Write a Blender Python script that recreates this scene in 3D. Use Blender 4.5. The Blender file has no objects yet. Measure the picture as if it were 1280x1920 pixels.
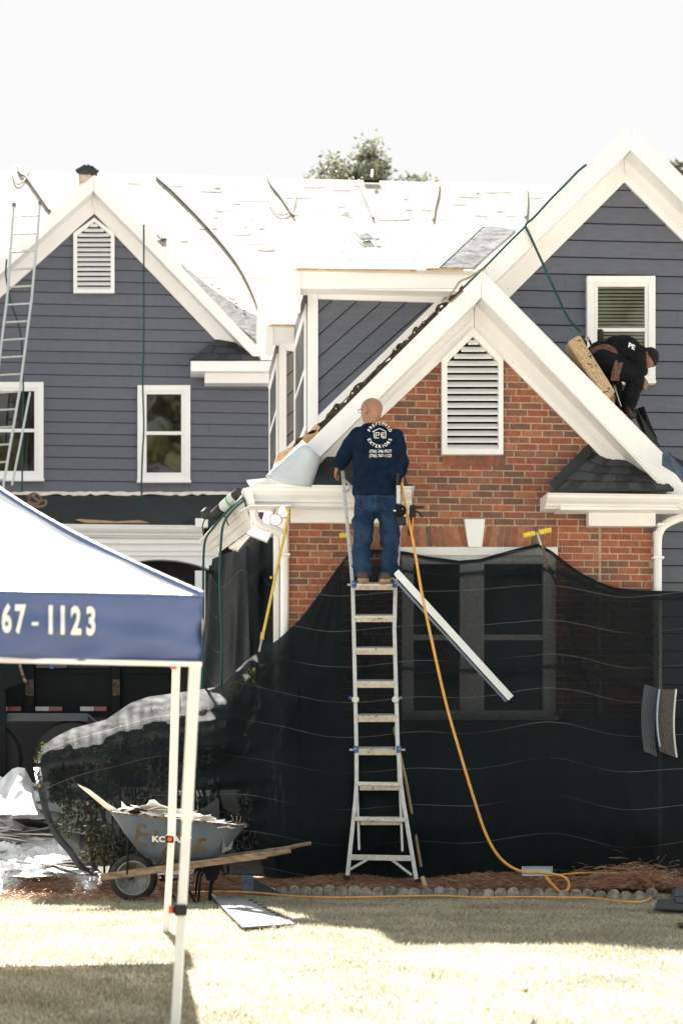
import bpy, math, random
import numpy as np
from mathutils import Vector, Matrix, noise
from mathutils.bvhtree import BVHTree
random.seed(7); np.random.seed(7)
SC = bpy.context.scene
COL = SC.collection
# ---------------------------------------------------------------- camera, light, exposure
FPX = 3700.0; HY = 1463.0; CAMZ = 1.0; YAW = math.radians(5.0)
CY, SY = math.cos(YAW), math.sin(YAW)
RV = Vector((CY, -SY, 0)); FV = Vector((SY, CY, 0)); UV_ = Vector((0, 0, 1)); CAM = Vector((0, 0, CAMZ))
cam_d = bpy.data.cameras.new('camera'); cam = bpy.data.objects.new('camera', cam_d); COL.objects.link(cam)
SC.camera = cam
cam.location = CAM; cam.rotation_euler = (math.pi/2, 0, -YAW)
cam_d.sensor_width = 36; cam_d.sensor_fit = 'AUTO'; cam_d.lens = 36*FPX/1920
cam_d.shift_y = (HY-960)/1920; cam_d.clip_start = .1; cam_d.clip_end = 600
cam_d.dof.use_dof = True; cam_d.dof.focus_distance = 17.8; cam_d.dof.aperture_fstop = 2.8

SUN_EL = math.radians(39.5); SUN_AZ = math.radians(1.5)     # azimuth: left of +Y
sun_dir = Vector((-math.sin(SUN_AZ)*math.cos(SUN_EL), math.cos(SUN_AZ)*math.cos(SUN_EL), math.sin(SUN_EL)))
w = bpy.data.worlds.new('World'); SC.world = w; w.use_nodes = True
nt = w.node_tree; nt.nodes.clear()
sky = nt.nodes.new('ShaderNodeTexSky'); sky.sky_type = 'NISHITA'; sky.sun_disc = False
sky.sun_elevation = SUN_EL; sky.sun_rotation = -SUN_AZ
sky.air_density = 1.0; sky.dust_density = 4.0; sky.ozone_density = 1.0
SKY_STRENGTH = 0.15; EXPO = 2.48
mn = nt.nodes.new('ShaderNodeVectorMath'); mn.operation = 'MINIMUM'
cap = 0.965/(2**EXPO)/SKY_STRENGTH
mn.inputs[1].default_value = (cap, cap, cap*1.0)
bg = nt.nodes.new('ShaderNodeBackground'); bg.inputs[1].default_value = SKY_STRENGTH
wo = nt.nodes.new('ShaderNodeOutputWorld')
nt.links.new(sky.outputs[0], mn.inputs[0]); nt.links.new(mn.outputs[0], bg.inputs[0]); nt.links.new(bg.outputs[0], wo.inputs[0])
sl = bpy.data.lights.new('sun', 'SUN'); sun = bpy.data.objects.new('sun', sl); COL.objects.link(sun)
sl.energy = 4.8; sl.angle = math.radians(.5); sl.color = (1, .95, .885)
sun.rotation_euler = sun_dir.to_track_quat('Z', 'Y').to_euler(); sun.location = (-2, 30, 30)
vs = SC.view_settings; vs.view_transform = 'Standard'; vs.look = 'None'; vs.exposure = EXPO; vs.gamma = 1
vs.use_curve_mapping = False
SC.cycles.max_bounces = 8; SC.cycles.transparent_max_bounces = 24
SC.cycles.use_denoising = True

# ---------------------------------------------------------------- pixel -> place
def ray(px, py): return RV*((px-640)/FPX) + FV + UV_*((HY-py)/FPX)
def C(px, py, d): return CAM + ray(px, py)*d                    # at camera depth d
def W(px, py, Y):
    r = ray(px, py); return CAM + r*(Y/r.y)                     # on world plane Y
def WX(px, py, X):
    r = ray(px, py); return CAM + r*(X/r.x)
def G(px, py, Z=0.0):
    r = ray(px, py); return CAM + r*((Z-CAMZ)/r.z)
def onplane(px, py, p0, n):
    r = ray(px, py); t = (Vector(p0)-CAM).dot(n)/r.dot(n); return CAM + r*t
def PX(p):
    v = Vector(p)-CAM; d = v.dot(FV); return (640+FPX*v.dot(RV)/d, HY-FPX*v.z/d, d)
def lerp(a, b, t): return a+(b-a)*t
def poly1(pts, x):
    if x <= pts[0][0]: return pts[0][1]
    for (x0, y0), (x1, y1) in zip(pts, pts[1:]):
        if x <= x1: return y0+(y1-y0)*(x-x0)/max(1e-9, x1-x0)
    return pts[-1][1]
def sm(t): t = max(0., min(1., t)); return t*t*(3-2*t)
def nz(x, y=0., z=0.): return noise.noise(Vector((x, y, z)))

# ---------------------------------------------------------------- materials
MATS = {}
def mat(name, col, rough=.6, var=.12, scale=8., bump=0., bscale=60., spec=.5, metal=0., col2=None, rnd=0., stretch=None, coat=0., sheen=0., objrnd=0., streak=0., transl=0.):
    if name in MATS: return MATS[name]
    m = bpy.data.materials.new(name); m.use_nodes = True; MATS[name] = m
    n = m.node_tree.nodes; l = m.node_tree.links; b = n['Principled BSDF']
    b.inputs['Roughness'].default_value = rough; b.inputs['Metallic'].default_value = metal
    b.inputs['Specular IOR Level'].default_value = spec
    b.inputs['Coat Weight'].default_value = coat; b.inputs['Sheen Weight'].default_value = sheen
    tc = n.new('ShaderNodeTexCoord'); geo = n.new('ShaderNodeNewGeometry'); mp = n.new('ShaderNodeMapping')
    l.new(geo.outputs['Position'], mp.inputs[0])
    if stretch: mp.inputs['Scale'].default_value = stretch
    no = n.new('ShaderNodeTexNoise'); no.inputs['Scale'].default_value = scale; no.inputs['Detail'].default_value = 6
    no.inputs['Roughness'].default_value = .65
    l.new(mp.outputs[0], no.inputs['Vector'])
    rp = n.new('ShaderNodeValToRGB')
    c2 = col2 if col2 else [c*(1-var*1.6) for c in col]
    rp.color_ramp.elements[0].position = .36; rp.color_ramp.elements[1].position = .64
    rp.color_ramp.elements[0].color = (*c2, 1); rp.color_ramp.elements[1].color = (*[min(1, c*(1+var*.5)) for c in col], 1)
    l.new(no.outputs['Fac'], rp.inputs[0]); out = rp.outputs[0]
    if rnd > 0 or objrnd > 0:
        oi = n.new('ShaderNodeObjectInfo'); ad = n.new('ShaderNodeMath'); ad.operation = 'ADD'
        fr = n.new('ShaderNodeMath'); fr.operation = 'FRACT'
        if rnd: l.new(geo.outputs['Random Per Island'], ad.inputs[0])
        else: ad.inputs[0].default_value = 0
        if objrnd: l.new(oi.outputs['Random'], ad.inputs[1])
        else: ad.inputs[1].default_value = 0
        l.new(ad.outputs[0], fr.inputs[0])
        mr = n.new('ShaderNodeMapRange'); a = max(rnd, objrnd); mr.inputs[3].default_value = 1-a; mr.inputs[4].default_value = 1+a
        l.new(fr.outputs[0], mr.inputs[0])
        hs = n.new('ShaderNodeHueSaturation'); l.new(mr.outputs[0], hs.inputs['Value']); l.new(out, hs.inputs['Color']); out = hs.outputs[0]
    if streak > 0:
        n2 = n.new('ShaderNodeTexNoise'); m2 = n.new('ShaderNodeMapping'); m2.inputs['Scale'].default_value = (9, 9, .8)
        l.new(geo.outputs['Position'], m2.inputs[0]); l.new(m2.outputs[0], n2.inputs['Vector']); n2.inputs['Scale'].default_value = 3; n2.inputs['Detail'].default_value = 5
        r2 = n.new('ShaderNodeMapRange'); r2.inputs[1].default_value = .5; r2.inputs[2].default_value = .8; r2.inputs[3].default_value = 1; r2.inputs[4].default_value = 1-streak
        l.new(n2.outputs['Fac'], r2.inputs[0]); h2 = n.new('ShaderNodeHueSaturation'); l.new(r2.outputs[0], h2.inputs['Value']); l.new(out, h2.inputs['Color']); out = h2.outputs[0]
    l.new(out, b.inputs['Base Color'])
    if bump > 0:
        nb = n.new('ShaderNodeTexNoise'); nb.inputs['Scale'].default_value = bscale; nb.inputs['Detail'].default_value = 5
        l.new(mp.outputs[0], nb.inputs['Vector'])
        bm = n.new('ShaderNodeBump'); bm.inputs['Strength'].default_value = bump; bm.inputs['Distance'].default_value = .02
        l.new(nb.outputs['Fac'], bm.inputs['Height']); l.new(bm.outputs[0], b.inputs['Normal'])
    if transl > 0:
        tr = n.new('ShaderNodeBsdfTranslucent'); l.new(out, tr.inputs[0]); mx = n.new('ShaderNodeMixShader'); mx.inputs[0].default_value = transl
        l.new(b.outputs[0], mx.inputs[1]); l.new(tr.outputs[0], mx.inputs[2]); l.new(mx.outputs[0], n['Material Output'].inputs[0])
    return m

white = mat('white_paint', (.85, .845, .865), .5, .02, 3, .08, 90, streak=.035)
white2 = mat('white_vinyl', (.82, .82, .84), .35, .03, 3)
trimdirty = mat('weathered_trim', (.74, .71, .69), .6, .10, 2.2, .15, 60, streak=.25)
siding = mat('blue_grey_siding', (.110, .119, .158), .55, .10, 5, .12, 60, objrnd=.06, stretch=(1, 1, 8), streak=.10)
siding_warm = mat('reddish_grey_siding', (.20, .18, .185), .55, .10, 5, .12, 60, objrnd=.06)  # lighter reddish grey, far dormer only
mortar = mat('mortar', (.50, .385, .26), .95, .18, 30, .5, 120)
felt = mat('black_felt', (.018, .021, .026), .75, .25, 6, .2, 40)
deck = mat('roof_decking', (.66, .61, .55), .95, .10, 1.6, .1, 30, spec=.05)
osb = mat('bare_roof_panel', (.50, .45, .395), .95, .14, 2.2, .15, 40, objrnd=.08, spec=.05)
gapm = mat('panel_gap', (.16, .12, .09), .9)
greyfelt = mat('worn_grey_underlayment', (.20, .195, .20), .95, .45, 9, .35, 70, spec=.04)
shingle = mat('charcoal_shingle', (.062, .066, .078), .95, .3, 60, .8, 260, objrnd=.5)
torn = mat('torn_brown_felt', (.10, .055, .03), .9, .6, 25, .6, 60)
wood = mat('raw_wood', (.50, .33, .18), .7, .25, 14, .2, 60, stretch=(1, 1, 6))
plywood = mat('plywood', (.60, .38, .20), .75, .2, 9, .2, 50)
black_rub = mat('black_rubber', (.012, .012, .013), .7, .2, 12, .1, 60)
black_met = mat('black_metal', (.006, .009, .012), .55, .2, 12, .06, 60, spec=.12)
alu = mat('aluminium', (.56, .56, .57), .42, .08, 20, .05, 80, metal=.45)
alu2 = mat('scuffed_aluminium', (.58, .57, .55), .45, .15, 24, .1, 80, metal=.55)
tread = mat('rung_tread', (.55, .47, .37), .6, .2, 30, .2, 90)
blue_pl = mat('blue_plastic', (.03, .10, .28), .4, .1)
blue_gr = mat('blue_grey_plastic', (.10, .14, .24), .4, .1)
yellow_pl = mat('yellow_foam', (.75, .56, .05), .6, .1, 20, .1)
yellow_pole_m = mat('yellow_pole_paint', (.62, .44, .06), .4, .15, 20)
orange_m = mat('orange_hose', (.72, .34, .06), .45, .1, 20)
rope_g = mat('green_rope', (.015, .085, .085), .8, .3, 60, .5, 200)
rope_t = mat('tan_rope', (.36, .31, .24), .85, .3, 60, .5, 200)
cream_m = mat('lamp_housing', (.55, .52, .48), .5, .05)
paper = mat('torn_paper', (.78, .74, .70), .8, .1, 8)
tarp_w = mat('silver_white_tarp', (.72, .71, .72), .42, .06, 4, .15, 30)
gray_pl = mat('grey_sheet', (.50, .55, .60), .45, .06, 6, .1, 40)
rust = mat('rusty_steel', (.20, .13, .09), .7, .7, 30, .3, 80)

def glass_mat(name, tint, fac, trans=True):
    m = bpy.data.materials.new(name); m.use_nodes = True; n = m.node_tree.nodes; l = m.node_tree.links
    n.remove(n['Principled BSDF'])
    t = n.new('ShaderNodeBsdfTransparent'); t.inputs[0].default_value = (*tint, 1)
    g = n.new('ShaderNodeBsdfGlossy'); g.inputs['Roughness'].default_value = .03; g.inputs[0].default_value = (.9, .92, .95, 1)
    geo = n.new('ShaderNodeNewGeometry'); no = n.new('ShaderNodeTexNoise'); no.inputs['Scale'].default_value = 1.5
    bm = n.new('ShaderNodeBump'); bm.inputs['Strength'].default_value = .05; bm.inputs['Distance'].default_value = .05
    l.new(geo.outputs['Position'], no.inputs['Vector']); l.new(no.outputs['Fac'], bm.inputs['Height']); l.new(bm.outputs[0], g.inputs['Normal'])
    fr = n.new('ShaderNodeFresnel'); fr.inputs[0].default_value = 1.5
    ad = n.new('ShaderNodeMath'); ad.operation = 'ADD'; ad.inputs[1].default_value = fac; l.new(fr.outputs[0], ad.inputs[0])
    mx = n.new('ShaderNodeMixShader'); l.new(ad.outputs[0], mx.inputs[0]); l.new(t.outputs[0], mx.inputs[1]); l.new(g.outputs[0], mx.inputs[2])
    l.new(mx.outputs[0], n['Material Output'].inputs[0]); return m
glass = glass_mat('window_glass', (.75, .78, .74), .06)

# brick material: red with some dark brown per brick
def brick_mat():
    m = bpy.data.materials.new('red_brown_brick'); m.use_nodes = True; n = m.node_tree.nodes; l = m.node_tree.links; b = n['Principled BSDF']
    geo = n.new('ShaderNodeNewGeometry'); oi = n.new('ShaderNodeObjectInfo')
    ad = n.new('ShaderNodeMath'); l.new(geo.outputs['Random Per Island'], ad.inputs[0]); l.new(oi.outputs['Random'], ad.inputs[1])
    fr = n.new('ShaderNodeMath'); fr.operation = 'FRACT'; l.new(ad.outputs[0], fr.inputs[0])
    rp = n.new('ShaderNodeValToRGB'); rp.color_ramp.interpolation = 'CONSTANT'
    cols = [(0, (.165, .085, .070)), (.12, (.22, .098, .070)), (.25, (.30, .098, .060)), (.43, (.34, .115, .068)), (.60, (.28, .090, .058)), (.76, (.37, .145, .085)), (.86, (.25, .105, .075))]
    e = rp.color_ramp.elements; e[0].position = 0; e[0].color = (*cols[0][1], 1); e[1].position = cols[1][0]; e[1].color = (*cols[1][1], 1)
    for p, c in cols[2:]: k = e.new(p); k.color = (*c, 1)
    l.new(fr.outputs[0], rp.inputs[0])
    no = n.new('ShaderNodeTexNoise'); no.inputs['Scale'].default_value = 22; no.inputs['Detail'].default_value = 7; no.inputs['Roughness'].default_value = .7
    l.new(geo.outputs['Position'], no.inputs['Vector'])
    mr = n.new('ShaderNodeMapRange'); mr.inputs[1].default_value = .3; mr.inputs[2].default_value = .7; mr.inputs[3].default_value = .68; mr.inputs[4].default_value = 1.3
    l.new(no.outputs['Fac'], mr.inputs[0]); hs = n.new('ShaderNodeHueSaturation'); l.new(rp.outputs[0], hs.inputs['Color']); l.new(mr.outputs[0], hs.inputs['Value'])
    # pale mortar smears
    n3 = n.new('ShaderNodeTexNoise'); n3.inputs['Scale'].default_value = 9; n3.inputs['Detail'].default_value = 8; n3.inputs['Roughness'].default_value = .75; l.new(geo.outputs['Position'], n3.inputs['Vector'])
    m3 = n.new('ShaderNodeMapRange'); m3.inputs[1].default_value = .69; m3.inputs[2].default_value = .74; l.new(n3.outputs['Fac'], m3.inputs[0])
    mx = n.new('ShaderNodeMix'); mx.data_type = 'RGBA'; l.new(m3.outputs[0], mx.inputs[0]); l.new(hs.outputs[0], mx.inputs[6]); mx.inputs[7].default_value = (.42, .30, .2, 1)
    l.new(mx.outputs[2], b.inputs['Base Color']); b.inputs['Roughness'].default_value = .9
    bp = n.new('ShaderNodeBump'); bp.inputs['Strength'].default_value = .6; bp.inputs['Distance'].default_value = .006
    nb = n.new('ShaderNodeTexNoise'); nb.inputs['Scale'].default_value = 120; l.new(geo.outputs['Position'], nb.inputs['Vector'])
    l.new(nb.outputs['Fac'], bp.inputs['Height']); l.new(bp.outputs[0], b.inputs['Normal']); return m
brickm = brick_mat()

# ---------------------------------------------------------------- objects
WL = {}
def wloc(o): return WL.get(o.name, Vector((0, 0, 0)))
def tag(o, label=None, cat=None, group=None, kind=None):
    if label: o['label'] = label
    if cat: o['category'] = cat
    if group: o['group'] = group
    if kind: o['kind'] = kind
    return o
def thing(name, loc, label, cat, group=None):
    o = bpy.data.objects.new(name, None); COL.objects.link(o); o.location = Vector(loc); WL[o.name] = Vector(loc)
    o.empty_display_size = .2
    return tag(o, label, cat, group)
class MB:
    def __init__(s): s.v = []; s.f = []; s.uv = None
    def add(s, vs, fs):
        k = len(s.v); s.v += [Vector(v) for v in vs]; s.f += [tuple(i+k for i in f) for f in fs]; return s
    def hexa(s, p):     # 0-3 front loop, 4-7 back loop
        return s.add(p, [(0, 1, 2, 3), (7, 6, 5, 4), (0, 4, 5, 1), (1, 5, 6, 2), (2, 6, 7, 3), (3, 7, 4, 0)])
    def box(s, c, sx, sy, sz, M=None):
        c = Vector(c); q = [Vector((x*sx/2, y*sy/2, z*sz/2)) for y in (-1, 1) for (x, z) in ((-1, -1), (1, -1), (1, 1), (-1, 1))]
        if M is not None: q = [M @ k for k in q]
        return s.hexa([c+k for k in q])
    def prism(s, pts, off):
        pts = [Vector(p) for p in pts]; off = Vector(off); n = len(pts)
        return s.add(pts+[p+off for p in pts], [tuple(range(n)), tuple(range(2*n-1, n-1, -1))]+[(i, i+n, (i+1) % n+n, (i+1) % n) for i in range(n)])
    def rod(s, a, b, r, n=8, r2=None): return s.tube([a, b], r, n, r2)
    def tube(s, path, r, n=8, r2=None, flat=None):
        path = [Vector(p) for p in path]; m = len(path); base = len(s.v)
        rs = r if isinstance(r, (list, tuple)) else [lerp(r, r if r2 is None else r2, i/max(1, m-1)) for i in range(m)]
        up = None; vs = []
        for i, p in enumerate(path):
            t = (path[min(i+1, m-1)]-path[max(i-1, 0)])
            if t.length < 1e-9: t = Vector((0, 0, 1))
            t.normalize()
            if up is None:
                up = Vector((0, 0, 1)) if abs(t.z) < .9 else Vector((0, 1, 0))
            x = t.cross(up)
            if x.length < 1e-6: x = t.orthogonal()
            x.normalize(); up = x.cross(t).normalized()
            for k in range(n):
                a = 2*math.pi*k/n; vs.append(p+(x*math.cos(a)+up*math.sin(a))*rs[i])
        fs = [(i*n+k, i*n+(k+1) % n, (i+1)*n+(k+1) % n, (i+1)*n+k) for i in range(m-1) for k in range(n)]
        fs += [tuple(range(n-1, -1, -1)), tuple((m-1)*n+k for k in range(n))]
        return s.add(vs, fs)
    def bar(s, a, b, w, h, up=None):    # rectangular bar: w sideways, h along up
        a = Vector(a); b = Vector(b); t = (b-a).normalized(); up = Vector(up) if up is not None else Vector((0, 0, 1))
        x = t.cross(up).normalized(); u = x.cross(t).normalized()
        q = [(-w/2, -h/2), (w/2, -h/2), (w/2, h/2), (-w/2, h/2)]
        return s.hexa([a+x*i+u*j for i, j in q]+[b+x*i+u*j for i, j in q])
    def lathe(s, c, axis, prof, n=24):  # prof: (along axis, radius)
        axis = Vector(axis).normalized(); x = axis.orthogonal().normalized(); y = axis.cross(x); c = Vector(c); m = len(prof)
        vs = [c+axis*a+(x*math.cos(2*math.pi*k/n)+y*math.sin(2*math.pi*k/n))*r for a, r in prof for k in range(n)]
        fs = [(i*n+k, i*n+(k+1) % n, (i+1)*n+(k+1) % n, (i+1)*n+k) for i in range(m-1) for k in range(n)]
        if prof[0][1] > 1e-6: fs.append(tuple(range(n-1, -1, -1)))
        if prof[-1][1] > 1e-6: fs.append(tuple((m-1)*n+k for k in range(n)))
        return s.add(vs, fs)
    def grid(s, P):     # P[i][j] points
        m = len(P); n = len(P[0])
        return s.add([p for r in P for p in r], [(i*n+j, i*n+j+1, (i+1)*n+j+1, (i+1)*n+j) for i in range(m-1) for j in range(n-1)])
    def sheet(s, P, t=.004):    # thick grid
        m = len(P); n = len(P[0]); s.grid(P)
        Q = []
        for i in range(m):
            r = []
            for j in range(n):
                a = P[min(i+1, m-1)][j]-P[max(i-1, 0)][j]; b = P[i][min(j+1, n-1)]-P[i][max(j-1, 0)]
                nn = a.cross(b); nn = nn.normalized() if nn.length > 1e-12 else Vector((0, 0, 1)); r.append(P[i][j]+nn*t)
            Q.append(r)
        k = len(s.v); s.grid(Q); b0 = k-m*n
        ed = [(i, 0) for i in range(m)]+[(m-1, j) for j in range(1, n)]+[(i, n-1) for i in range(m-2, -1, -1)]+[(0, j) for j in range(n-2, 0, -1)]
        for (a, b), (c, d) in zip(ed, ed[1:]+ed[:1]):
            s.f.append((b0+a*n+b, b0+c*n+d, k+c*n+d, k+a*n+b))
        return s
    def build(s, name, m, parent=None, smooth=False, bevel=0, kind=None, label=None, origin=None, solid=0):
        V = s.v
        if origin is None:
            lo = Vector([min(v[i] for v in V) for i in range(3)]); hi = Vector([max(v[i] for v in V) for i in range(3)])
            origin = Vector(((lo.x+hi.x)/2, (lo.y+hi.y)/2, lo.z))
        me = bpy.data.meshes.new(name); me.from_pydata([v-origin for v in V], [], s.f)
        me.update()
        o = bpy.data.objects.new(name, me); COL.objects.link(o)
        pl = wloc(parent) if parent else Vector((0, 0, 0))
        o.parent = parent; o.location = origin-pl; WL[o.name] = origin.copy()
        if m: me.materials.append(m)
        if smooth: me.polygons.foreach_set('use_smooth', [True]*len(me.polygons))
        if bevel > 0:
            b = o.modifiers.new('bevel', 'BEVEL'); b.width = bevel; b.segments = 1; b.limit_method = 'ANGLE'; b.angle_limit = .6
        if solid:
            b = o.modifiers.new('solid', 'SOLIDIFY'); b.thickness = solid; b.offset = 0
        if kind: o['kind'] = kind
        if label: o['label'] = label
        return o
def link_mesh(name, me, loc, parent, rot=None, scale=None):
    o = bpy.data.objects.new(name, me); COL.objects.link(o); o.parent = parent
    o.location = Vector(loc)-(wloc(parent) if parent else Vector((0, 0, 0))); WL[o.name] = Vector(loc)
    if rot: o.rotation_euler = rot
    if scale: o.scale = scale
    return o
def ppoly(pts, Y, th, name, m, parent, **k):          # board: outline given on a plane Y, thickness th backwards
    return MB().prism([W(x, y, Y) for x, y in pts], (0, th, 0)).build(name, m, parent, **k)
def spath(pts, n=6):                                   # Catmull-Rom through 3D points
    pts = [Vector(p) for p in pts]; out = []
    for i in range(len(pts)-1):
        p0 = pts[max(i-1, 0)]; p1 = pts[i]; p2 = pts[i+1]; p3 = pts[min(i+2, len(pts)-1)]
        for k in range(n):
            t = k/n; out.append(.5*((2*p1)+(p2-p0)*t+(2*p0-5*p1+4*p2-p3)*t*t+(3*p1-p0-3*p2+p3)*t**3))
    return out+[pts[-1]]
def rope(name, pts, r, m, label, cat, group=None, n=6, seg=6):
    o = MB().tube(spath(pts, n), r, seg).build(name, m, None, smooth=True); return tag(o, label, cat, group)
def np_mesh(name, V, F, m, parent=None, smooth=False):  # V (n,3), F (k,3|4)
    me = bpy.data.meshes.new(name); k = F.shape[1]
    me.vertices.add(len(V)); me.vertices.foreach_set('co', V.astype(np.float32).ravel())
    me.loops.add(F.size); me.loops.foreach_set('vertex_index', F.astype(np.int32).ravel())
    me.polygons.add(len(F)); me.polygons.foreach_set('loop_start', np.arange(0, F.size, k, dtype=np.int32))
    if smooth: me.polygons.foreach_set('use_smooth', np.ones(len(F), dtype=bool))
    me.update(calc_edges=True); me.materials.append(m)
    o = bpy.data.objects.new(name, me); COL.objects.link(o)
    if parent: o.parent = parent; o.location = -wloc(parent)
    WL[o.name] = Vector((0, 0, 0)); return o
def clip(poly, f):      # keep points with f(p) >= 0
    out = []
    for i in range(len(poly)):
        a, b = poly[i], poly[(i+1) % len(poly)]; fa, fb = f(a), f(b)
        if fa >= 0: out.append(a)
        if (fa >= 0) != (fb >= 0):
            t = fa/(fa-fb); out.append((a[0]+(b[0]-a[0])*t, a[1]+(b[1]-a[1])*t))
    return out
def lap_boards(polyXZ, Y, pitch, m, parent, ang=0., phase=0., th=.018, joints=True, name='siding_board'):
    ca, sa = math.cos(ang), math.sin(ang)
    q = [(x*ca+z*sa, -x*sa+z*ca) for x, z in polyXZ]
    lo = min(p[1] for p in q); hi = max(p[1] for p in q); z = lo-pitch+phase; k = 0
    while z < hi:
        p = clip(clip(q, lambda a: a[1]-z-.010), lambda a: z+pitch-a[1]); k += 1
        z0 = z; z += pitch
        if len(p) < 3: continue
        xs = [a[0] for a in p]; segs = [(min(xs), max(xs))]
        if joints and segs[0][1]-segs[0][0] > 2.6 and random.random() < .45:
            c = lerp(*segs[0], random.uniform(.3, .75)); segs = [(segs[0][0], c-.0015), (c+.0015, segs[0][1])]
        for s0, s1 in segs:
            pp = clip(clip(p, lambda a: a[0]-s0), lambda a: s1-a[0])
            if len(pp) < 3: continue
            fr = []; bk = []
            for a in pp:
                t = (a[1]-z0)/pitch; X = a[0]*ca-a[1]*sa; Z = a[0]*sa+a[1]*ca
                fr.append((X, Y-(.003+th*(1-t)), Z)); bk.append((X, Y, Z))
            n = len(fr)
            b = MB(); b.add(fr+bk, [tuple(range(n)), tuple(range(2*n-1, n-1, -1))]+[(i, i+n, (i+1) % n+n, (i+1) % n) for i in range(n)])
            b.build(name, m, parent)
def XZ(pts, Y): return [(W(x, y, Y).x, W(x, y, Y).z) for x, y in pts]
def text_data(s, bold=0., ext=0., font_scale_x=1., align='CENTER', res=3, shear=0.):
    c = bpy.data.curves.new('t', 'FONT'); c.body = s; c.size = 1; c.offset = bold; c.extrude = ext; c.align_x = align; c.resolution_u = res; c.shear = shear
    o = bpy.data.objects.new('t', c); COL.objects.link(o); bpy.context.view_layer.update()
    me = o.evaluated_get(bpy.context.evaluated_depsgraph_get()).to_mesh()
    V = [(v.co.x*font_scale_x, v.co.y, v.co.z) for v in me.vertices]; F = [tuple(p.vertices) for p in me.polygons]
    o.evaluated_get(bpy.context.evaluated_depsgraph_get()).to_mesh_clear()
    bpy.data.objects.remove(o); bpy.data.curves.remove(c)
    import bmesh
    bm = bmesh.new(); vv = [bm.verts.new(v) for v in V]
    for f in F:
        try: bm.faces.new([vv[i] for i in f])
        except ValueError: pass
    bmesh.ops.remove_doubles(bm, verts=bm.verts, dist=1e-5); bmesh.ops.triangulate(bm, faces=bm.faces)
    for _ in range(3):
        e = [x for x in bm.edges if x.calc_length() > .14]
        if not e: break
        bmesh.ops.subdivide_edges(bm, edges=e, cuts=1); bmesh.ops.triangulate(bm, faces=[f for f in bm.faces if len(f.verts) > 3])
    bm.verts.index_update(); V = [tuple(v.co) for v in bm.verts]; F = [tuple(v.index for v in f.verts) for f in bm.faces]; bm.free(); return V, F
# ================================================================ terrain
def ground_z(x, y):
    z = 0.
    if y < 11: z = -.075*(11-y) if y > 7 else -.3
    if y > 17.05: z = .10*sm((y-17.05)/.35)+.04*sm((y-17.4)/.6)
    if y > 17.9:
        z += .75*sm((y-18.0)/2.9)
    return z
def terrain(name, xs, ys, m, dz=0., kind='structure', rough=.0):
    P = [[Vector((x, y, ground_z(x, y)+dz+rough*nz(x*2.3, y*2.3, 3.1))) for y in ys] for x in xs]
    P = P[::-1]
    return tag(MB().grid(P).build(name, m, smooth=True, origin=Vector((0, 0, 0))), kind=kind)
soil = mat('dry_turf_soil', (.46, .41, .32), .95, .3, 3, .5, 40, col2=(.33, .31, .23))
mulchm = mat('mulch_soil', (.24, .14, .095), .95, .5, 14, .8, 60)
concrete = mat('driveway_concrete', (.36, .34, .31), .9, .15, 3, .2, 50)
ysl = [-60, -40, -25, -15, -8, -3, 0, 2, 4, 6, 7]+[7+.25*i for i in range(1, 40)]+[16.75+.05*i for i in range(1, 9)]
lawn = terrain('lawn', [-60, -40, -25, -15, -10, -7]+[-5+.25*i for i in range(0, 48)]+[8, 12, 20, 40, 60], ysl, soil)
bed = terrain('planting_bed', [-2.6+.15*i for i in range(0, 60)], [17.0+.06*i for i in range(0, 19)], mulchm, 0, rough=.03)
bedl = terrain('side_yard', [-60, -30, -15, -8, -5, -3.5, -2.6], [16.8+.1*i for i in range(0, 13)], soil)
bedr = terrain('side_lawn', [6.25, 8, 12, 20, 40, 60], [16.8+.1*i for i in range(0, 13)], soil)
drive = terrain('driveway', [-60, -30, -12]+[-8+.5*i for i in range(0, 36)]+[12, 20, 40, 60], [18.0+.2*i for i in range(0, 18)]+[22, 26, 32, 45, 60, 90], concrete)

# ================================================================ house
house = thing('house', (2.3, 18.45, 0), 'blue grey sided house with brick gable, its roof stripped to bare decking', 'house')
YB = 18.45; YA = 19.6; YWG = 33.0
# --- brick wall
mw = MB()
def reg(pts, Y=YB-.003, th=.22): mw.prism([W(x, y, Y) for x, y in pts], (0, th, 0))
reg([(541, 1665), (752, 1665), (752, 1027), (541, 1027)]); reg([(1043, 1665), (1225, 1665), (1225, 1027), (1043, 1027)])
reg([(752, 1665), (1043, 1665), (1043, 1343), (752, 1343)]); reg([(541, 1027), (1225, 1027), (1225, 930), (887, 585), (541, 915)])
wall = mw.build('brick_wall', mortar, house)
PIT = .0645; BH = .0525; BL = .2035
def gable_in(x, y, m=14):
    return y > 619-m+.955*(887-x) and y > 619-m+.975*(x-887)
def vent_in(x, y): return 834 < x < 937 and 660 < y < 848
def win_in(x, y): return 756 < x < 1040 and 1026 < y < 1342
bricks = []
zt = W(640, 600, YB).z; zb = .12
nrow = int((zt-zb)/PIT)
xl = W(541, 1000, YB).x; xr = W(1225, 1000, YB).x; xj = W(1124, 1000, YB).x
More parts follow.
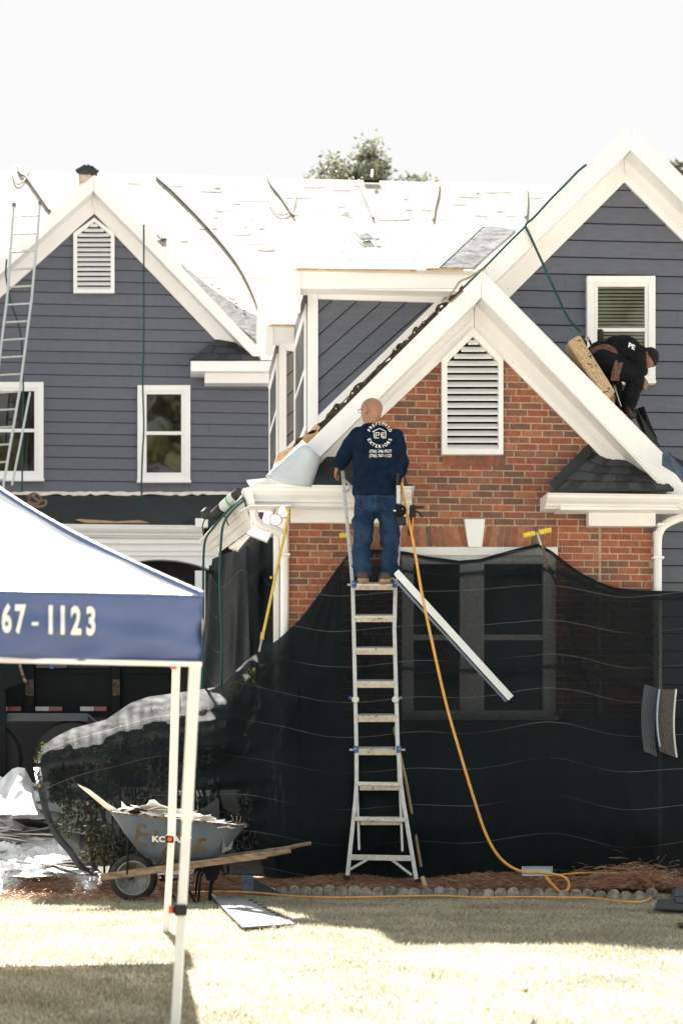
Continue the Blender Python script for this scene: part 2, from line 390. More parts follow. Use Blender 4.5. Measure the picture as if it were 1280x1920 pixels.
for r in range(nrow):
    zc = zb+(r+.5)*PIT
    sg = [(xl, xr)] if zc > W(1124, 985, YB).z else [(xl, xj-.006), (xj+.006, xr)]
    pz = PX((W(900, 1100, YB).x, YB, zc))[1]
    def cut(pa, pb):
        wa, wb = W(pa, 1000, YB).x, W(pb, 1000, YB).x; out = []
        for a, b in sg:
            if a < wa: out.append((a, min(b, wa)))
            if b > wb: out.append((max(a, wb), b))
        return out
    if 665 < pz < 850: sg = cut(834, 937)
    if 851 < pz < 875: sg = cut(830.5, 948.5)
    if 985 < pz < 1027: sg = cut(690, 1046)
    if 1027 < pz < 1343:
        wa, wb = W(754, 1100, YB).x, W(1041, 1100, YB).x
        sg = [(xl, wa), (wb, xj-.006), (xj+.006, xr)]
    for a, b in sg:
        x = a-(BL/2 if r % 2 else 0)-(random.random()*.04 if a == xl else .05*random.random()); jit = 0
        while x < b:
            x0 = max(x, a)+.006; x1 = min(x+BL, b)-.006; x += BL
            if x1-x0 < .035: continue
            cx = (x0+x1)/2; p = PX((cx, YB, zc))
            if not gable_in(p[0], p[1]): continue
            bricks.append((cx, zc, x1-x0, p))
nettop = [(540, 1185), (600, 1120), (655, 1040), (700, 1030), (760, 1033), (860, 1050), (930, 1040), (1010, 1022), (1060, 1052), (1110, 1085), (1150, 1100), (1200, 1106), (1290, 1108)]
def bmesh_box(L, H, D=.05):
    c = .003
    V = [(-L/2, 0, -H/2), (L/2, 0, -H/2), (L/2, 0, H/2), (-L/2, 0, H/2)]
    F = [(-L/2+c, -.0, -H/2+c)]
    b = MB(); fr = [Vector((-L/2+c, -.008, -H/2+c)), Vector((L/2-c, -.008, -H/2+c)), Vector((L/2-c, -.008, H/2-c)), Vector((-L/2+c, -.008, H/2-c))]
    md = [Vector((v[0], -.004, v[2])) for v in V]; bk = [Vector((v[0], D-.01, v[2])) for v in V]
    b.add(fr+md+bk, [(0, 1, 2, 3)]+[(i, i+4, (i+1) % 4+4, (i+1) % 4) for i in range(4)]+[(i+4, i+8, (i+1) % 4+8, (i+1) % 4+4) for i in range(4)]); return b
vis = []; rest = []
for b in bricks:
    cx, zc, L, p = b; d = p[1]-poly1(nettop, p[0])
    seen = d < 4 and not (p[0] < 650 and 905 < p[1] < 978) and not (p[1] > 925 and p[1] < 985 and 1105 < p[0] < 1228) and not (655 < p[0] < 750 and 800 < p[1] < 1090) and not (p[1] > 838 and p[1] < 955 and p[0] > 1045)
    (vis if seen else rest).append(b)
vis.sort(key=lambda b: (b[3][1] > 1060, abs(b[2]-BL+.009) > .08)); rest += vis[285:]; vis = vis[:285]
bm_cache = {}
for cx, zc, L, p in vis:
    k = round(L, 2)
    if k not in bm_cache:
        t = bmesh_box(k, BH).build('brick', brickm, None, origin=Vector((0, 0, 0))); bm_cache[k] = t.data; bpy.data.objects.remove(t)
    link_mesh('brick', bm_cache[k], (cx, YB+random.uniform(-.002, .002), zc), wall, rot=(0, random.uniform(-.004, .004), 0))
mb = MB()
for cx, zc, L, p in rest:
    t = bmesh_box(L, BH); mb.add([v+Vector((cx, YB+random.uniform(-.002, .002), zc)) for v in t.v], t.f)
mb.build('brickwork', brickm, wall, kind='stuff')
def lone_brick(q, name='brick'):  # q four px corners, proud
    MB().prism([W(x, y, YB-.012) for x, y in q], (0, .06, 0)).build(name, brickm, wall)
for k in range(10):      # rowlock sill under the vent
    a = 831+11.7*k; lone_brick([(a+.9, 873), (a+10.8, 873), (a+10.8, 853), (a+.9, 853)])
for s in (-1, 1):        # flat arch over the window
    for k in range(15 if s < 0 else 11):
        x0 = (877.2 if s < 0 else 904)+s*12.7*k; lean = 6*(1-k/14)+1; hw = 5.1*s
        x0 += 6.5*s
        q = [(x0-hw, 1024), (x0+hw, 1024), (x0+hw+s*lean, 987), (x0-hw+s*(lean+.4), 987)]
        if s > 0: q = q
        else: q = [q[1], q[0], q[3], q[2]]
        lone_brick(q)
MB().prism([W(x, y, YB-.05) for x, y in [(878, 1026), (903, 1026), (909, 973), (870, 973)]], (0, .06, 0)).build('keystone', white, house, bevel=.004)

# --- gable vents
def vent(outer, inner, Y, ystart, pitch, name, bottomslat):
    # outer / inner: left, peak, right, bottom-right, bottom-left
    v = MB().prism([W(x, y, Y-.012) for x, y in outer], (0, .03, 0)).build(name, black_met, house)
    n = len(outer)
    for i in range(n):
        j = (i+1) % n
        MB().prism([W(*outer[i], Y-.075), W(*outer[j], Y-.075), W(*inner[j], Y-.075), W(*inner[i], Y-.075)], (0, .07, 0)).build('vent_frame', white, v)
    y = bottomslat
    while y > ystart:
        x0, x1 = inner[0][0], inner[2][0]; pk = inner[1]
        yy = y-pitch*.5
        if yy < inner[0][1]:
            x0 = lerp(pk[0], inner[0][0], max(0, (yy-pk[1])/(inner[0][1]-pk[1]))); x1 = lerp(pk[0], inner[2][0], max(0, (yy-pk[1])/(inner[2][1]-pk[1])))
        if x1-x0 > 4:
            a = W(x0, y, Y-.068); b = W(x1, y, Y-.068); c = W(x1, y-pitch*.60, Y-.02); d = W(x0, y-pitch*.60, Y-.02); t = Vector((0, .0, .007))
            jx = random.uniform(-.001, .001)
            MB().hexa([a, b, b+Vector((0, .006, .012)), a+Vector((0, .006, .012)), d, c, c+t, d+t]).build('louvre_slat', white, v)
        y -= pitch
    return v
vent([(828, 674), (887, 614), (943, 674), (943, 852), (828, 852)], [(838, 679), (887, 630), (934, 679), (934, 842), (838, 842)], YB-.01, 638, 13.1, 'gable_vent', 843)
vent([(138, 437), (177, 408), (215, 437), (215, 549), (138, 549)], [(145, 441), (177, 415), (208, 441), (208, 543), (145, 543)], YWG-.02, 418, 9.1, 'gable_vent', 544)

# --- rake boards
def board(pts, Y, th, name='rake_board', m=white, parent=None, **k): return ppoly(pts, Y, th, name, m, parent or house, **k)
YF = 18.06
# lower (brick) gable
board([(505, 902), (903, 508), (901, 558), (590, 865), (560, 902)], YF, .035)
board([(903.5, 508), (1290, 898), (1290, 967), (902, 558)], YF, .035)
board([(880, 575), (888, 568), (888, 619), (717, 780), (600, 893), (560, 893)], YB-.04, .03, 'frieze_board')
board([(889, 568), (1210, 893), (1150, 880), (889, 619)], YB-.04, .03, 'frieze_board')
# small moulding along the frieze
board([(887, 597), (888, 603), (640, 840), (640, 834)], YB-.055, .015, 'moulding')
board([(889, 597), (1170, 880), (1170, 886), (889, 603)], YB-.055, .015, 'moulding')
board([(903, 551), (901, 557), (600, 856), (600, 850)], YF-.014, .014, 'moulding')
board([(903, 551), (1285, 948), (1285, 955), (902, 557)], YF-.014, .014, 'moulding')
def slope(pa, pb, Y0, Y1, m, name, th=.03, off=0., Yp=None):
    Yp = Yp or Y0
    a = W(*pa, Yp); b = W(*pb, Yp); n = Vector((-(b-a).z, 0, (b-a).x)).normalized()
    if n.z < 0: n = -n
    P = [Vector((a.x, Y0, a.z)), Vector((b.x, Y0, b.z)), Vector((b.x, Y1, b.z)), Vector((a.x, Y1, a.z))]
    return MB().prism([p+n*off for p in P], -n*th).build(name, m, house)
slope((903, 508), (1290, 898), YF+.001, 19.62, deck, 'roof_deck', off=-.002)
slope((903, 508), (505, 902), YF+.001, 19.62, deck, 'roof_deck', off=-.002)
def soffit(pa, pb, Y0, Y1):
    a = W(*pa, Y0); b = W(*pb, Y0); n = Vector((-(b-a).z, 0, (b-a).x)).normalized()
    if n.z < 0: n = -n
    MB().prism([a, b, Vector((b.x, Y1, b.z)), Vector((a.x, Y1, a.z))], n*.015).build('soffit', white, house)
soffit((901, 557), (600, 856), YF+.03, YB); soffit((902, 557), (1285, 954), YF+.03, YA)
# upper (sided) gable
YFA = 19.25
board([(895, 515), (1183, 234), (1181, 281), (929, 527), (880, 575)], YFA, .035)
board([(1183.5, 234), (1480, 530), (1480, 580), (1181.5, 281)], YFA, .035)
board([(1169, 287), (1170, 341), (890, 622), (880, 575)], YA-.045, .04, 'frieze_board')
board([(1170, 287), (1480, 600), (1480, 652), (1170, 341)], YA-.045, .04, 'frieze_board')
board([(1171, 318), (1480, 629), (1480, 634), (1171, 323)], YA-.06, .014, 'moulding')
soffit((1181, 281), (900, 556), YFA+.03, YA); soffit((1182, 281), (1480, 580), YFA+.03, YA)
slope((1183, 234), (462, 939), YFA+.001, 33, deck, 'roof_deck', off=-.002)
slope((1183, 234), (1480, 530), YFA+.001, 33, deck, 'roof_deck', off=-.002)
# sided walls
aw = MB().prism([W(x, y, YA) for x, y in [(1169, 325), (1480, 636), (1480, 1650), (700, 1650), (700, 795)]], (0, .2, 0)).build('siding_wall', mat('lap_shadow', (.022, .018, .016), .9), house)  # dark backing colour paints the shadow line under each lap
lap_boards(XZ([(1169, 328), (1480, 640), (1480, 1640), (800, 1640), (800, 690)], YA), YA, .172, siding, aw, phase=.03)
ww = MB().prism([W(x, y, YWG) for x, y in [(177, 388), (-200, 740), (-200, 1180), (620, 1180), (620, 850)]], (0, .2, 0)).build('siding_wall', mat('lap_shadow', (.022, .018, .016), .9), house)
lap_boards(XZ([(177, 392), (-200, 742), (-200, 926), (620, 926), (620, 852)], YWG), YWG, .195, siding, ww, phase=.05)
# left wing gable boards
YFW = 32.6
board([(-200, 663), (177, 328), (175, 358), (-200, 695)], YFW, .035); board([(177.3, 328), (492, 660), (478, 672), (175.5, 358)], YFW, .035)
board([(-200, 692), (170, 362), (177, 400), (-200, 738)], YWG-.05, .04, 'frieze_board'); board([(170.5, 362), (177, 356), (478, 662), (478, 712), (404, 637), (177.3, 400)], YWG-.05, .04, 'frieze_board')
a = 1
soffit((175, 358), (-200, 695), YFW+.03, YWG); soffit((176, 358), (478, 671), YFW+.03, YWG)
slope((177, 328), (-200, 663), YFW+.001, 40.0, deck, 'roof_deck', off=-.002)
slope((177, 328), (492, 660), YFW+.001, 36.8, deck, 'roof_deck', off=-.002)
# main roof behind
RY = 44.4; rz = W(610, 337, RY).z
def mainroof(x, y, dz=0.): return Vector((x, y, rz-.577*(RY-y)+dz))
xe = W(1040, 350, RY).x
mrd = MB().prism([mainroof(-16, 33.12), mainroof(xe, 33.12), mainroof(xe, RY), mainroof(-16, RY)], (0, 0, -.1)).build('roof_deck', gapm, house)
random.seed(8); slen = math.hypot(RY-33.12, .577*(RY-33.12)); row = 0; s0 = 0.
while s0 < slen-.05:
    s1 = min(slen, s0+1.21); x0 = -6.2-(1.22 if row % 2 else 0)
    while x0 < xe-.02:
        x1 = min(xe, x0+2.425); a_, b_ = max(-16, x0), x1; ya, yb = 33.12+s0*.866, 33.12+(s1-.010)*.866; j = random.uniform(.010, .016)
        MB().prism([mainroof(a_, ya, j), mainroof(b_, ya, j), mainroof(b_, yb, j), mainroof(a_, yb, j)], (0, 0, -.008)).build('roof_panel', osb, mrd); x0 += 2.436
    s0 += 1.22; row += 1
MB().prism([mainroof(-16, 33.12, .012), mainroof(-7.5, 33.12, .012), mainroof(-7.5, RY, .012), mainroof(-16, RY, .012)], (0, 0, -.006)).build('roof_sheet', osb, mrd)
MB().prism([Vector((-16, RY+.01, rz-.01)), Vector((xe, RY+.01, rz-.01)), Vector((xe, RY+9, rz-5.2)), Vector((-16, RY+9, rz-5.2))], (0, 0, -.1)).build('roof_deck', deck, house)
def onmain(px, py, up=0.):
    n = Vector((0, -.577, 1)).normalized(); p = onplane(px, py, (0, RY, rz), n); return p+n*up
# worn shingle strip by the valley on the wing's right
for q in ([(338, 497), (400, 548), (446, 580), (488, 600), (488, 650), (440, 610), (380, 555)],):
    MB().prism([onmain(x, y, .03) for x, y in q], (0, 0, .015)).build('torn_shingle_strip', greyfelt, house)

# --- windows
dark_backing = mat('dark_room', (.012, .013, .012), .9, .4, 3)  # near-black panel colour stands in for the unlit room
dim_backing = mat('dim_interior', (.045, .043, .030), .9, .5, 5)  # backing panel behind the panes, room darkness put into its colour
blindm = mat('blind_slat', (.62, .62, .56), .5, .05)
def window(x0, y0, x1, y1, Y, cas, railpy, blinds=False, name='window', slats=0, open_=None):
    win = MB().prism([W(x, y, Y-.030) for x, y in [(x0+2, y0+2), (x1-2, y0+2), (x1-2, y1-2), (x0+2, y1-2)]], (0, .025, 0)).build(name, dim_backing, house)
    f = MB()
    def bar(a, b, c, d, ya, th, mm=None): (mm or f).prism([W(a, b, Y-ya), W(c, b, Y-ya), W(c, d, Y-ya), W(a, d, Y-ya)], (0, th, 0))
    bar(x0, y0, x1, y0+cas, .085, .08); bar(x0, y1-cas*.8, x1, y1, .085, .08); bar(x0, y0+cas, x0+cas, y1-cas*.8, .085, .08); bar(x1-cas, y0+cas, x1, y1-cas*.8, .085, .08)
    f.build('frame', white, win, bevel=.004)
    s = MB(); c = cas; t = cas*.55
    bar(x0+c, y0+c, x1-c, y0+c+t, .072, .04, s); bar(x0+c, y1-c*.8-t, x1-c, y1-c*.8, .068, .036, s)
    bar(x0+c, y0+c+t, x0+c+t, y1-c*.8-t, .07, .038, s); bar(x1-c-t, y0+c+t, x1-c, y1-c*.8-t, .07, .038, s)
    bar(x0+c+t, railpy-3.2, x1-c-t, railpy+3.2, .074, .04, s)
    s.build('sash', white2, win, bevel=.003)
    for (ya, yb) in ((y0+c+t, railpy-3.2), (railpy+3.2, y1-c*.8-t)):
        MB().add([W(x0+c+t, yb, Y-.055), W(x1-c-t, yb, Y-.055), W(x1-c-t, ya, Y-.055), W(x0+c+t, ya, Y-.055)], [(0, 1, 2, 3)]).build('pane', glass, win)
    g = MB(); bar(x0-1, y1-1, x1+1.5, y1+4, .11, .10, g); g.build('sill', white, win, bevel=.004)
    if slats:
        y = y0+c+t+2
        while y < y1-c*.8-t:
            a = W(x0+c+t+.5, y, Y-.047); b = W(x1-c-t-.5, y, Y-.047)
            MB().hexa([a, b, b+Vector((0, 0, .004)), a+Vector((0, 0, .004)), a+Vector((0, .012, -.014)), b+Vector((0, .012, -.014)), b+Vector((0, .012, -.010)), a+Vector((0, .012, -.010))]).build('blind_slat', blindm, win)
            y += slats
    return win
window(1100, 517, 1228, 714, YA, 13, 618, slats=6.6)
window(258, 722, 357, 901, YWG, 11, 812)
window(-22, 716, 82, 898, YWG, 11, 807)
# big window behind the netting (set back in the brick)
bw = MB().prism([W(x, y, YB+.12) for x, y in [(752, 1345), (1043, 1345), (1043, 1026), (752, 1026)]], (0, .03, 0)).build('front_window', dark_backing, house)
def fb(x0, y0, x1, y1, Yf=YB+.02, th=.09, name='frame', m=white2): MB().prism([W(x0, y1, Yf), W(x1, y1, Yf), W(x1, y0, Yf), W(x0, y0, Yf)], (0, th, 0)).build(name, m, bw)
fb(750, 1026, 1045, 1041, YB-.012, .12); fb(752, 1041, 1043, 1053); fb(752, 1332, 1043, 1345); fb(752, 1053, 775, 1332); fb(862, 1053, 907, 1332); fb(1018, 1053, 1043, 1332)
fb(873, 1041, 893, 1340, YB+.008, .012, 'mullion')
for a, b in ((775, 862), (907, 1018)):
    fb(a, 1190, b, 1200, YB+.035, .07, 'meeting_rail'); fb(a, 1053, b, 1057, YB+.03, .07, 'sash')
    MB().add([W(a, 1332, YB+.06), W(b, 1332, YB+.06), W(b, 1057, YB+.06), W(a, 1057, YB+.06)], [(0, 1, 2, 3)]).build('pane', glass, bw)
fb(748, 1343, 1047, 1350, YB-.04, .16, 'sill')

# --- cornices: ogee gutter profile extruded along X
def cornice(px0, px1, pytop, pyb, Yfront, name, m=white, endL=True, drop=0, miter=0.):
    zt = W(800, pytop, Yfront).z; s = (zt-W(800, pyb, Yfront).z)
    prof = [(0, 0), (0, -.10), (.018, -.12), (.022, -.30), (.05, -.50), (.085, -.62), (.10, -.70), (.10, -.80), (.13, -.86), (.145, -1.), (.38, -1.), (.38, 0)]
    P = [(Yfront+y, zt+z*s) for y, z in prof]; n = len(P)
    xa = W(px0, pytop, Yfront).x; xb = W(px1, pytop, Yfront).x
    V = [Vector((xa+miter*(y-Yfront), y, z)) for y, z in P]+[Vector((xb, y, z)) for y, z in P]
    return MB().add(V, [tuple(range(n-1, -1, -1)), tuple(range(n, 2*n))]+[(i, (i+1) % n, (i+1) % n+n, i+n) for i in range(n)]).build(name, m, house)
cornice(470, 775, 912, 948, 17.98, 'gutter', white2, miter=-.0)
MB().prism([W(545, 980, YB-.06), W(770, 980, YB-.06), W(770, 946, YB-.06), W(545, 946, YB-.06)], (0, .055, 0)).build('fascia_board', white, house)
MB().prism([W(470, 948.6, 17.98), W(545, 948.6, 17.98), Vector((W(545, 948, 17.98).x, 18.42, W(545, 948.6, 17.98).z)), Vector((W(452, 948, 17.98).x, 18.42, W(545, 948.6, 17.98).z))], (0, 0, .012)).build('soffit', white, house)
cornice(1026, 1330, 921, 947, 17.98, 'gutter', white2)
board([(1050, 956), (1330, 956), (1330, 946), (1050, 946)], 18.1, .3, 'soffit_board'); board([(1103, 986), (1228, 986), (1228, 955), (1103, 955)], YB-.13, .12, 'frieze_block')
board([(1103, 961), (1228, 961), (1228, 955), (1103, 955)], YB-.145, .014, 'moulding')
# gutter corner cap and the gutter running back along the left eave
gp = [(0, 0), (0, -.12), (.03, -.3), (.05, -.55), (.10, -.75), (.12, -1.), (.16, -1.), (.16, 0)]
def eave_gutter(P1, P2, h, name, m, wd=1.0):
    t = (P2-P1).normalized(); side = t.cross(Vector((0, 0, 1))).normalized()
    n = len(gp); V = []
    for p in (P1, P2): V += [p-side*(a-.08)*wd+Vector((0, 0, b*h)) for a, b in gp]
    # side points toward the camera/right, so the moulded face looks at us
    return MB().add(V, [tuple(range(n)), tuple(range(2*n-1, n-1, -1))]+[(i, i+n, (i+1) % n+n, (i+1) % n) for i in range(n)]).build(name, m, house)
def face4(q, off, name, m):
    MB().prism(q, off).build(name, m, house)
bk_ = FV*.10+UV_*.03
A1, A2, B2, B1 = C(453, 930, 18.3), C(374, 1015, 20.5), C(402, 1043, 20.5), C(474, 990, 18.3)
face4([A1, A2, B2, B1], bk_, 'gutter', trimdirty)
for t0, t1, o_ in ((0, .10, .035), (.34, .40, .02), (.62, .68, .02), (.93, 1, .025)):
    face4([A1.lerp(B1, t0)-FV*o_, A2.lerp(B2, t0)-FV*o_, A2.lerp(B2, t1)-FV*o_, A1.lerp(B1, t1)-FV*o_], FV*(o_-.002), 'gutter_bead', trimdirty)
MB().hexa([C(455, 916, 18.0), C(472, 912, 18.0), C(478, 948, 18.0), C(466, 945, 18.1), C(452, 922, 18.5), C(472, 912, 18.5), C(478, 948, 18.5), C(462, 955, 18.5)]).build('gutter_corner', white2, house)
face4([C(462, 1000, 19.0), C(480, 978, 18.8), C(520, 975, 18.7), C(514, 990, 18.7), C(500, 1015, 18.8)], FV*.15, 'eave_frieze', white)
face4([C(428, 1026, 19.6), C(463, 1000, 19.3), C(470, 1004, 19.3), C(446, 1032, 19.5)], FV*.15, 'eave_frieze', trimdirty)
MB().prism([C(500, 945, 18.7), C(545, 945, 18.7), C(545, 985, 18.7), C(520, 1005, 18.7), C(490, 985, 18.7)], (0, .3, 0)).build('eave_frieze', white, house)
MB().tube(spath([C(476, 950, 18.3), C(478, 972, 18.3), C(492, 985, 18.32), (C(515, 993, 18.36)), C(531, 1005, 18.41), C(533, 1030, 18.43), C(533, 1200, 18.43), C(533, 1640, 18.43)], 5), .041, 8).build('downspout', white2, house)
for k in range(3): MB().box(C(533, 1040+200*k, 18.33), .10, .09, .02).build('strap', white2, house)
board([(513, 1195), (523, 1195), (523, 1000), (513, 1000)], 18.75, .06, 'corner_post'); board([(513, 1640), (523, 1640), (523, 1195.4), (513, 1195.4)], 18.75, .06, 'corner_post')
MB().tube(spath([C(1300, 962, 18.75), C(1275, 970, 18.73), C(1250, 981, 18.72), C(1237, 994, 18.72), C(1232, 1015, 18.72), C(1232, 1050, 18.72), C(1232, 1640, 18.72)], 6), .040, 8).build('downspout', white2, house)
for p, q in ((984, 990), (1046, 1052)): MB().box(C(1240 if p < 1000 else 1232, p, 18.68), .10, .1, .022).build('strap', white2, house)

# --- return roofs
def shingles(EL, ER, TR, TL, rows, cols, parent, jit=.25):
    n = (ER-EL).cross(TL-EL).normalized()
    if n.y > 0: n = -n
    for r in range(rows):
        v0 = r/rows; v1 = min(1, (r+1.25)/rows); x = -random.random()*.8/cols
        while x < 1:
            wdt = (1+random.uniform(-jit, jit))/cols; a = max(0, x)+.0015; b = min(1, x+wdt)-.0015; x += wdt
            if b-a < .01: continue
            P = [lerp(lerp(EL, ER, a), lerp(TL, TR, a), v0)+n*.022, lerp(lerp(EL, ER, b), lerp(TL, TR, b), v0)+n*.022, lerp(lerp(EL, ER, b), lerp(TL, TR, b), v1)+n*.006, lerp(lerp(EL, ER, a), lerp(TL, TR, a), v1)+n*.006]
            MB().prism(P, -n*(.008+.004*random.random())).build('shingle', shingle, parent)
Yl = 17.97
EA, EB, EC = W(1040, 920, Yl), W(1098, 920, Yl), W(1262, 920, Yl)
TA = W(1106, 846, YB); TB = W(1137, 861, YB-.05); TC = W(1215, 866, YB-.0)
rr = MB().add([EA, EB, EC, TC, TB, TA], [(0, 1, 4, 5), (1, 2, 3, 4)]).build('return_roof', felt, house, solid=.01)
shingles(EB, EC, TC, TB, 4, 6.5, rr); shingles(EA+Vector((.03, .02, 0)), EB, TB, TA, 4, 2.2, rr)
MB().hexa([W(1027, 906, 18.0), W(1040, 920, 17.95), W(1040, 920, 17.99), W(1027, 906, 18.04), W(1103, 831, YB-.03), W(1113, 846, YB-.06), W(1113, 846, YB-.03), W(1103, 831, YB)]).build('step_flashing', felt, house)
MB().prism([W(1030, 921, 17.96), W(1262, 921, 17.96), W(1262, 917, 17.96), W(1042, 917, 17.96)], (0, .04, 0)).build('drip_edge', felt, house)
wl = 32.5
rw = MB().add([W(356, 676, wl), W(384, 676, wl), W(486, 676, wl), W(470, 652, YWG), W(432, 636, YWG), W(404, 636, YWG)], [(0, 1, 4, 5), (1, 2, 3, 4)]).build('return_roof', felt, house, solid=.01)
shingles(W(384, 676, wl), W(486, 676, wl), W(474, 648, YWG-.05), W(410, 637, YWG-.05), 3, 4.5, rw); shingles(W(356, 676, wl), W(384, 676, wl), W(411, 637, YWG-.05), W(404, 637, YWG-.05), 3, 1.6, rw)
board([(358, 696), (512, 696), (512, 677), (358, 677)], wl, .5, 'fascia_board'); board([(384, 718), (512, 718), (512, 696.4), (384, 696.4)], wl+.18, .3, 'frieze_block')
# black felt on the left return
fr_ = [W(560, 911, 18.0), W(765, 911, 18.0), W(745, 851, YB), W(618, 851, YB)]
MB().prism(fr_, (0, 0, -.02)).build('bare_felt_roof', felt, house)
# curled white sheet over the rake end
P = []
for i in range(9):
    u = i/8; row = []
    for j in range(9):
        v = j/8
        px = lerp(lerp(566, 603, u), lerp(497, 584, u), v); py = lerp(lerp(826, 858, u), lerp(893, 913, u), v)+5*math.sin(math.pi*u)*v
        row.append(C(px, py, 18.02-.13*math.sin(math.pi*u*.9)-.03*v))
    P.append(row)
MB().sheet(P, .004).build('loose_flashing_sheet', gray_pl, house, smooth=True)
for k, (q, m_) in enumerate([([(496, 898), (545, 900), (552, 911), (490, 911)], trimdirty), ([(462, 900), (500, 896), (492, 911), (470, 912)], white2), ([(500, 890), (540, 893), (556, 899), (503, 899)], white)]):
    MB().prism([C(x, y, 18.05+.05*k) for x, y in q], FV*.15).build('scrap_board', m_, house)

# --- dormers on the left slope
def dormer(S, cheek, post, eave, gable, win, sid, name):
    # S: y of the cheek wall; cheek: outline px; eave: (x0,x1,ytop,ybot)
    Yc = S
    d = MB().prism([W(x, y, Yc) for x, y in cheek], (0, .05, 0)).build(name, mat('lap_shadow', (.022, .018, .016), .9), house)
    lap_boards(XZ(cheek, Yc), Yc, .165, sid, d, ang=math.radians(42), joints=False, th=.016)
    for q in post: MB().prism([W(x, y, Yc-.045) for x, y in q], (0, .05, 0)).build('trim_board', white, d)
    # left-facing front
    xf = W(post[0][0][0], 700, Yc-.045).x
    g = MB()
    def fx(y0, y1, z0, z1, dx=0., t=.05): return [Vector((xf-dx, y0, z0)), Vector((xf-dx, y1, z0)), Vector((xf-dx, y1, z1)), Vector((xf-dx, y0, z1))]
    zt = W(post[0][0][0], eave[3], Yc).z; zb = W(post[0][0][0], post[0][2][1], Yc).z
    L = 2.1
    MB().prism(fx(Yc+.01, Yc+L, zb, zt+.1), (.05, 0, 0)).build('front_wall', sid, d)
    # window on the front
    for (a, b, c, e) in ((.12, .30, 0, 1), (1.75, 1.9, 0, 1), (.34, 1.75, .92, 1), (.34, 1.75, 0, .06), (.34, 1.75, .485, .515)):
        z0 = lerp(zb+.05, zt-.12, c); z1 = lerp(zb+.05, zt-.12, e)
        MB().prism(fx(Yc+a, Yc+b, z0, z1, .014), (.018, 0, 0)).build('window_frame', white, d)
    MB().prism(fx(Yc+.34, Yc+1.75, zb+.1, zt-.15, .006), (.005, 0, 0)).build('window_pane', mat('dark_pane', (.06, .065, .075), .35, .05, spec=.2), d)
    # eave gutter board and frieze on the cheek side
    x0, x1, yt, yb = eave; Ye = Yc-.30
    MB().prism([W(x0, yb, Ye), W(x1, yb, Ye), W(x1, yt, Ye), W(x0, yt, Ye)], (0, .03, 0)).build('eave_board', white, d)
    MB().prism([W(x0, yt+5, Ye-.02), W(x1, yt+5, Ye-.02), W(x1, yt+1, Ye-.02), W(x0, yt+1, Ye-.02)], (0, .02, 0)).build('drip_edge', white2, d)
    zso = W(x0, yb, Ye).z; xa = W(x0, yb, Ye).x; xb = W(x1, yb, Ye).x
    MB().prism([Vector((xa, Ye+.03, zso+.01)), Vector((xb, Ye+.03, zso+.01)), Vector((xb, Yc, zso+.01)), Vector((xa, Yc, zso+.01))], (0, 0, .012)).build('soffit', white, d)
    # roof, near slope and far slope, left-facing gable
    (rx, ry), (lx, ly) = gable
    ze = W(x0, yt, Ye).z; Yr = Ye+1.7
    pr = W(rx, ry, Yr); xa2 = W(x0, yt, Ye).x; zr = pr.z
    xend = W(x1, yt, Ye).x+.02; xr_ = xend+ (zr-ze)*1.0+.12
    near = [Vector((xa2-.02, Ye-.03, ze)), Vector((xend, Ye-.03, ze)), Vector((xr_, Yr, zr)), Vector((xa2-.02, Yr, zr))]
    far = [Vector((xa2-.02, Yr, zr)), Vector((xr_, Yr, zr)), Vector((xend, Yr+.6, lerp(zr, ze, .35))), Vector((xa2-.02, Yr+.6, lerp(zr, ze, .35)))]
    MB().prism(near, (0, 0, -.03)).build('roof_deck', deck, d); MB().prism(far, (0, 0, -.03)).build('roof_deck', deck, d)
    zlow = W(lx, ly, Ye).z
    gx = xa2-.05
    MB().prism([Vector((gx, Ye-.02, zlow)), Vector((gx, Ye-.02, ze-.0)), Vector((gx, Yr, zr+.01)), Vector((gx, Yr+.55, CAMZ+(HY-ry-70)/FPX*Yr*1.02)), Vector((gx, Yr+.62, CAMZ+(HY-ly)/FPX*(Yr+.62)))], (.08, 0, 0)).build('rake_board', white, d)
    return d, near, (xa2, xend, Ye, ze, Yr, zr)
d1, near1, g1 = dormer(19.35, [(596, 560), (836, 567), (596, 800)], [[(577, 548), (596, 548), (596, 812), (577, 832)], [(596.5, 544), (880, 551), (862, 568), (596.5, 560)], [(596.5, 779), (822, 560), (842, 556), (596.5, 797)]],
    (557, 886, 504, 541), ((545, 415), (558, 587)), None, siding, 'dormer')
d2, near2, g2 = dormer(21.7, [(537, 658), (600, 660), (600, 840), (537, 872)], [[(523, 640), (537, 640), (537, 870), (523, 870)], [(537.5, 639), (600, 641), (600, 659), (537.5, 657)], [(537.5, 838), (600, 776), (600, 800), (537.5, 862)]],
    (507, 570, 609, 638), ((494, 535), (510, 668)), None, siding_warm, 'dormer')
# thin orange strip of exposed plywood edge over the dormer eaves
for (g, xx0, xx1) in ((g1, 558, 780), (g1, 800, 868), (g2, 509, 556)):
    yy = 503 if g is g1 else 608
    MB().prism([W(xx0, yy+1.6, g[2]-.06), W(xx1, yy+1.6+(xx1-xx0)*.012, g[2]-.06), W(xx1, yy-.6+(xx1-xx0)*.012, g[2]-.06), W(xx0, yy-.6, g[2]-.06)], (0, .05, 0)).build('plywood_edge', plywood, d1 if g is g1 else d2)
